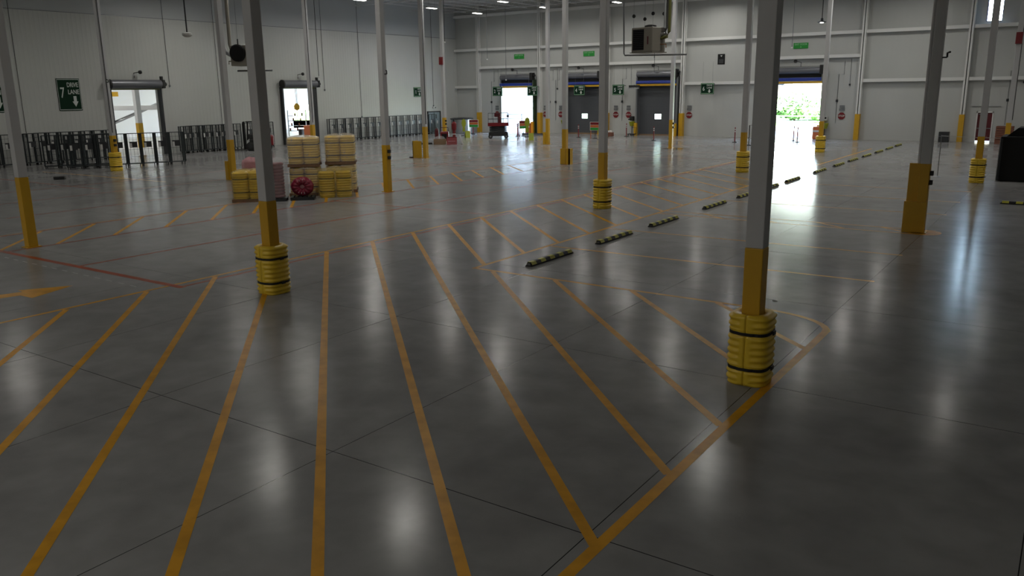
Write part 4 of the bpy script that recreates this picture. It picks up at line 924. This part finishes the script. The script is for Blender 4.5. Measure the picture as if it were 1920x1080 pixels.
for x in (-.9, .9): MB().box(x-.04, x+.04, -.3, .3, 0, 2.6).build('upright', M['galv'], t)
for k in range(4): MB().box(-.9, .9, -.3, .3, .5+.5*k, .54+.5*k).build('shelf', M['grey'], t)
b = MB()
for k in range(9): b.box(-.8+.18*k, -.66+.18*k, -.2, .1, .54+.5*(k % 4), .8+.5*(k % 4))
b.build('bins', M['rust'], t)
t = T('yellow_hoist', 'yellow hoist hanging in the second doorway', 'hoist', (-62, 54.5, 3.0)); MB().lathe([(.05, -.3), (.25, -.2), (.28, .1), (.1, .35)], 16).build('hoist_body', M['yel'], t); MB().tube([(0, 0, .3), (-.2, .1, 1.9), (-.2, .1, 6)], .02, 6).tube([(.1, 0, .3), (.1, 0, 1.9)], .02, 6).tube([(0, 0, -.3), (0, 0, -1.2)], .03, 6).build('chain', M['dark'], t); MB().box(-.8, .3, -.2, .2, 1.8, 2.05).build('blue_trolley', M['bluep'], t)
t = T('yellow_machine', 'orange and yellow machine beyond the second doorway', 'machine', (-64, 57.5, 0), .4); MB().box(-.35, .35, -.3, .3, 0, 1.15, bev=.08).build('body', M['orange'], t); MB().box(-.9, -.6, -.3, .3, .2, .8).build('black_motor', M['black'], t)
t = T('yellow_post', 'tall yellow machine frame at the left jamb of the second doorway', 'machine', (-59.5, 50.3, 0), .4); MB().box(-.3, .3, -.2, .2, 0, 2.2, bev=.05).build('frame', M['yel'], t); MB().box(-.1, .3, -.25, -.2, .9, 1.5).build('panel', M['paper'], t)

# ---------------------------------------------------------------- outdoors
o = MB().box(-160, 80, YB+.25, 260, -.35, -.05).build('ground', M['ground']); S(o)
o = MB().box(-160, 80, 95, 260, -.05, .02).build('lawn', M['grass']); tag(o, 'sunlit grass beyond the yard outside the doorways', 'grass', kind='stuff')
o = MB().box(-150, XL-26, -20, 120, -.35, -.05).build('ground_side', M['ground']); S(o)
def tree():
    t = T('bush', '', 'bush', (0, 0, 0), 0, 'bushes beyond the yard'); MB().tube([(0, 0, 0), (.1, .1, .8), (0, 0, 1.6)], [.15, .1, .06], 8).build('trunk', M['bark'], t)
    b = MB(); rnd = random.Random(3)
    for k in range(2200):
        p = Vector((rnd.gauss(0, 1), rnd.gauss(0, 1), rnd.gauss(0, 1))).normalized()*(rnd.random()**.4)
        p = Vector((p.x*3.4, p.y*2.4, 1.75+p.z*1.55)); p.z = max(.05, p.z)
        u = Vector((rnd.gauss(0, 1), rnd.gauss(0, 1), rnd.gauss(0, 1))).normalized()*.22; v = u.cross(Vector((rnd.gauss(0, 1), rnd.gauss(0, 1), rnd.gauss(0, 1)))).normalized()*.16
        b.bm.faces.new([b.bm.verts.new(q) for q in (p-u-v, p+u-v, p+u+v, p-u+v)])
    me_o = b.build('crown', M['leaf'], t)
    return t
tr = tree()
spots = [(-74, 108), (-66, 110), (-35, 106), (-31, 110), (-26.5, 106), (-40, 112), (-80, 112), (-28.5, 114)]
for k, s in enumerate(spots):
    lab = 'pale green bush seen through the '+('wide doorway' if -50 < s[0] < -20 else 'first open doorway')
    if k == 0: tr.location = (s[0], s[1], .03); tr['label'] = lab; tr['group'] = 'bushes seen through the first open doorway'
    else: dup(tr, lab, (s[0], s[1], .03), k*1.3, 'bushes seen through the wide doorway' if -50 < s[0] < -20 else 'bushes seen through the first open doorway').scale = (1, 1, random.uniform(.7, 1.1))
t = T('yard_fence', 'low pale fence across the yard outside the doorways', 'fence', (0, 0, 0))
for k in range(26): MB().tube([(-90+3*k, 90, 0), (-90+3*k, 90, 1.3)], .05, 6).build('post', M['dark'], t)
for z in (.7, 1.25): MB().tube([(-90, 90, z), (-15, 90, z)], .035, 6).build('rail', M['galv'], t)
t = T('dock_canopy', 'dark canopy edge outside the wide doorway', 'canopy', (-24.1, 77, 0)); MB().prism([(-2.2, 4.6), (1.2, 4.4), (1.5, 4.75), (-2.2, 5.0)], 0, 2.5, lambda u, v, q: (u, q, v)).build('canopy_sheet', M['dark'], t)
for y in (.1, 2.4): MB().tube([(-2, y, 0), (-2, y, 4.6)], .06, 6).build('post', M['grey'], t)

# ---------------------------------------------------------------- light and camera
w = bpy.data.worlds.new('sky'); bpy.context.scene.world = w; w.use_nodes = True
nt = w.node_tree; sk = nt.nodes.new('ShaderNodeTexSky'); sk.sky_type = 'NISHITA'; sk.sun_disc = False; sk.sun_elevation = math.radians(50); sk.sun_rotation = math.radians(200); sk.air_density = 1.2; sk.dust_density = 3
bg = nt.nodes['Background']; nt.links.new(sk.outputs[0], bg.inputs[0]); bg.inputs[1].default_value = 5.2
sn = bpy.data.lights.new('sun', 'SUN'); sn.energy = 45; sn.angle = .01; so = bpy.data.objects.new('sun', sn); C.objects.link(so); so.rotation_euler = (math.radians(38), 0, math.radians(-25))

cam = bpy.data.cameras.new('camera'); cam.sensor_width = 36; cam.lens = 1540.93/1920*36; cam.clip_end = 600; cam.clip_start = .05
co = bpy.data.objects.new('camera', cam); C.objects.link(co)
R = ((0.82575728, 0.56387747, -0.01292741), (-0.1214243, 0.20010606, 0.97222102), (0.55080038, -0.80124888, 0.23370746))
co.matrix_world = Matrix(((R[0][0], R[1][0], R[2][0], 0), (R[0][1], R[1][1], R[2][1], 0), (R[0][2], R[1][2], R[2][2], 4.27), (0, 0, 0, 1)))
sc = bpy.context.scene; sc.camera = co
sc.view_settings.view_transform = 'Standard'; sc.view_settings.look = 'None'; sc.view_settings.gamma = 1; sc.view_settings.exposure = -.08
sc.view_settings.use_curve_mapping = False
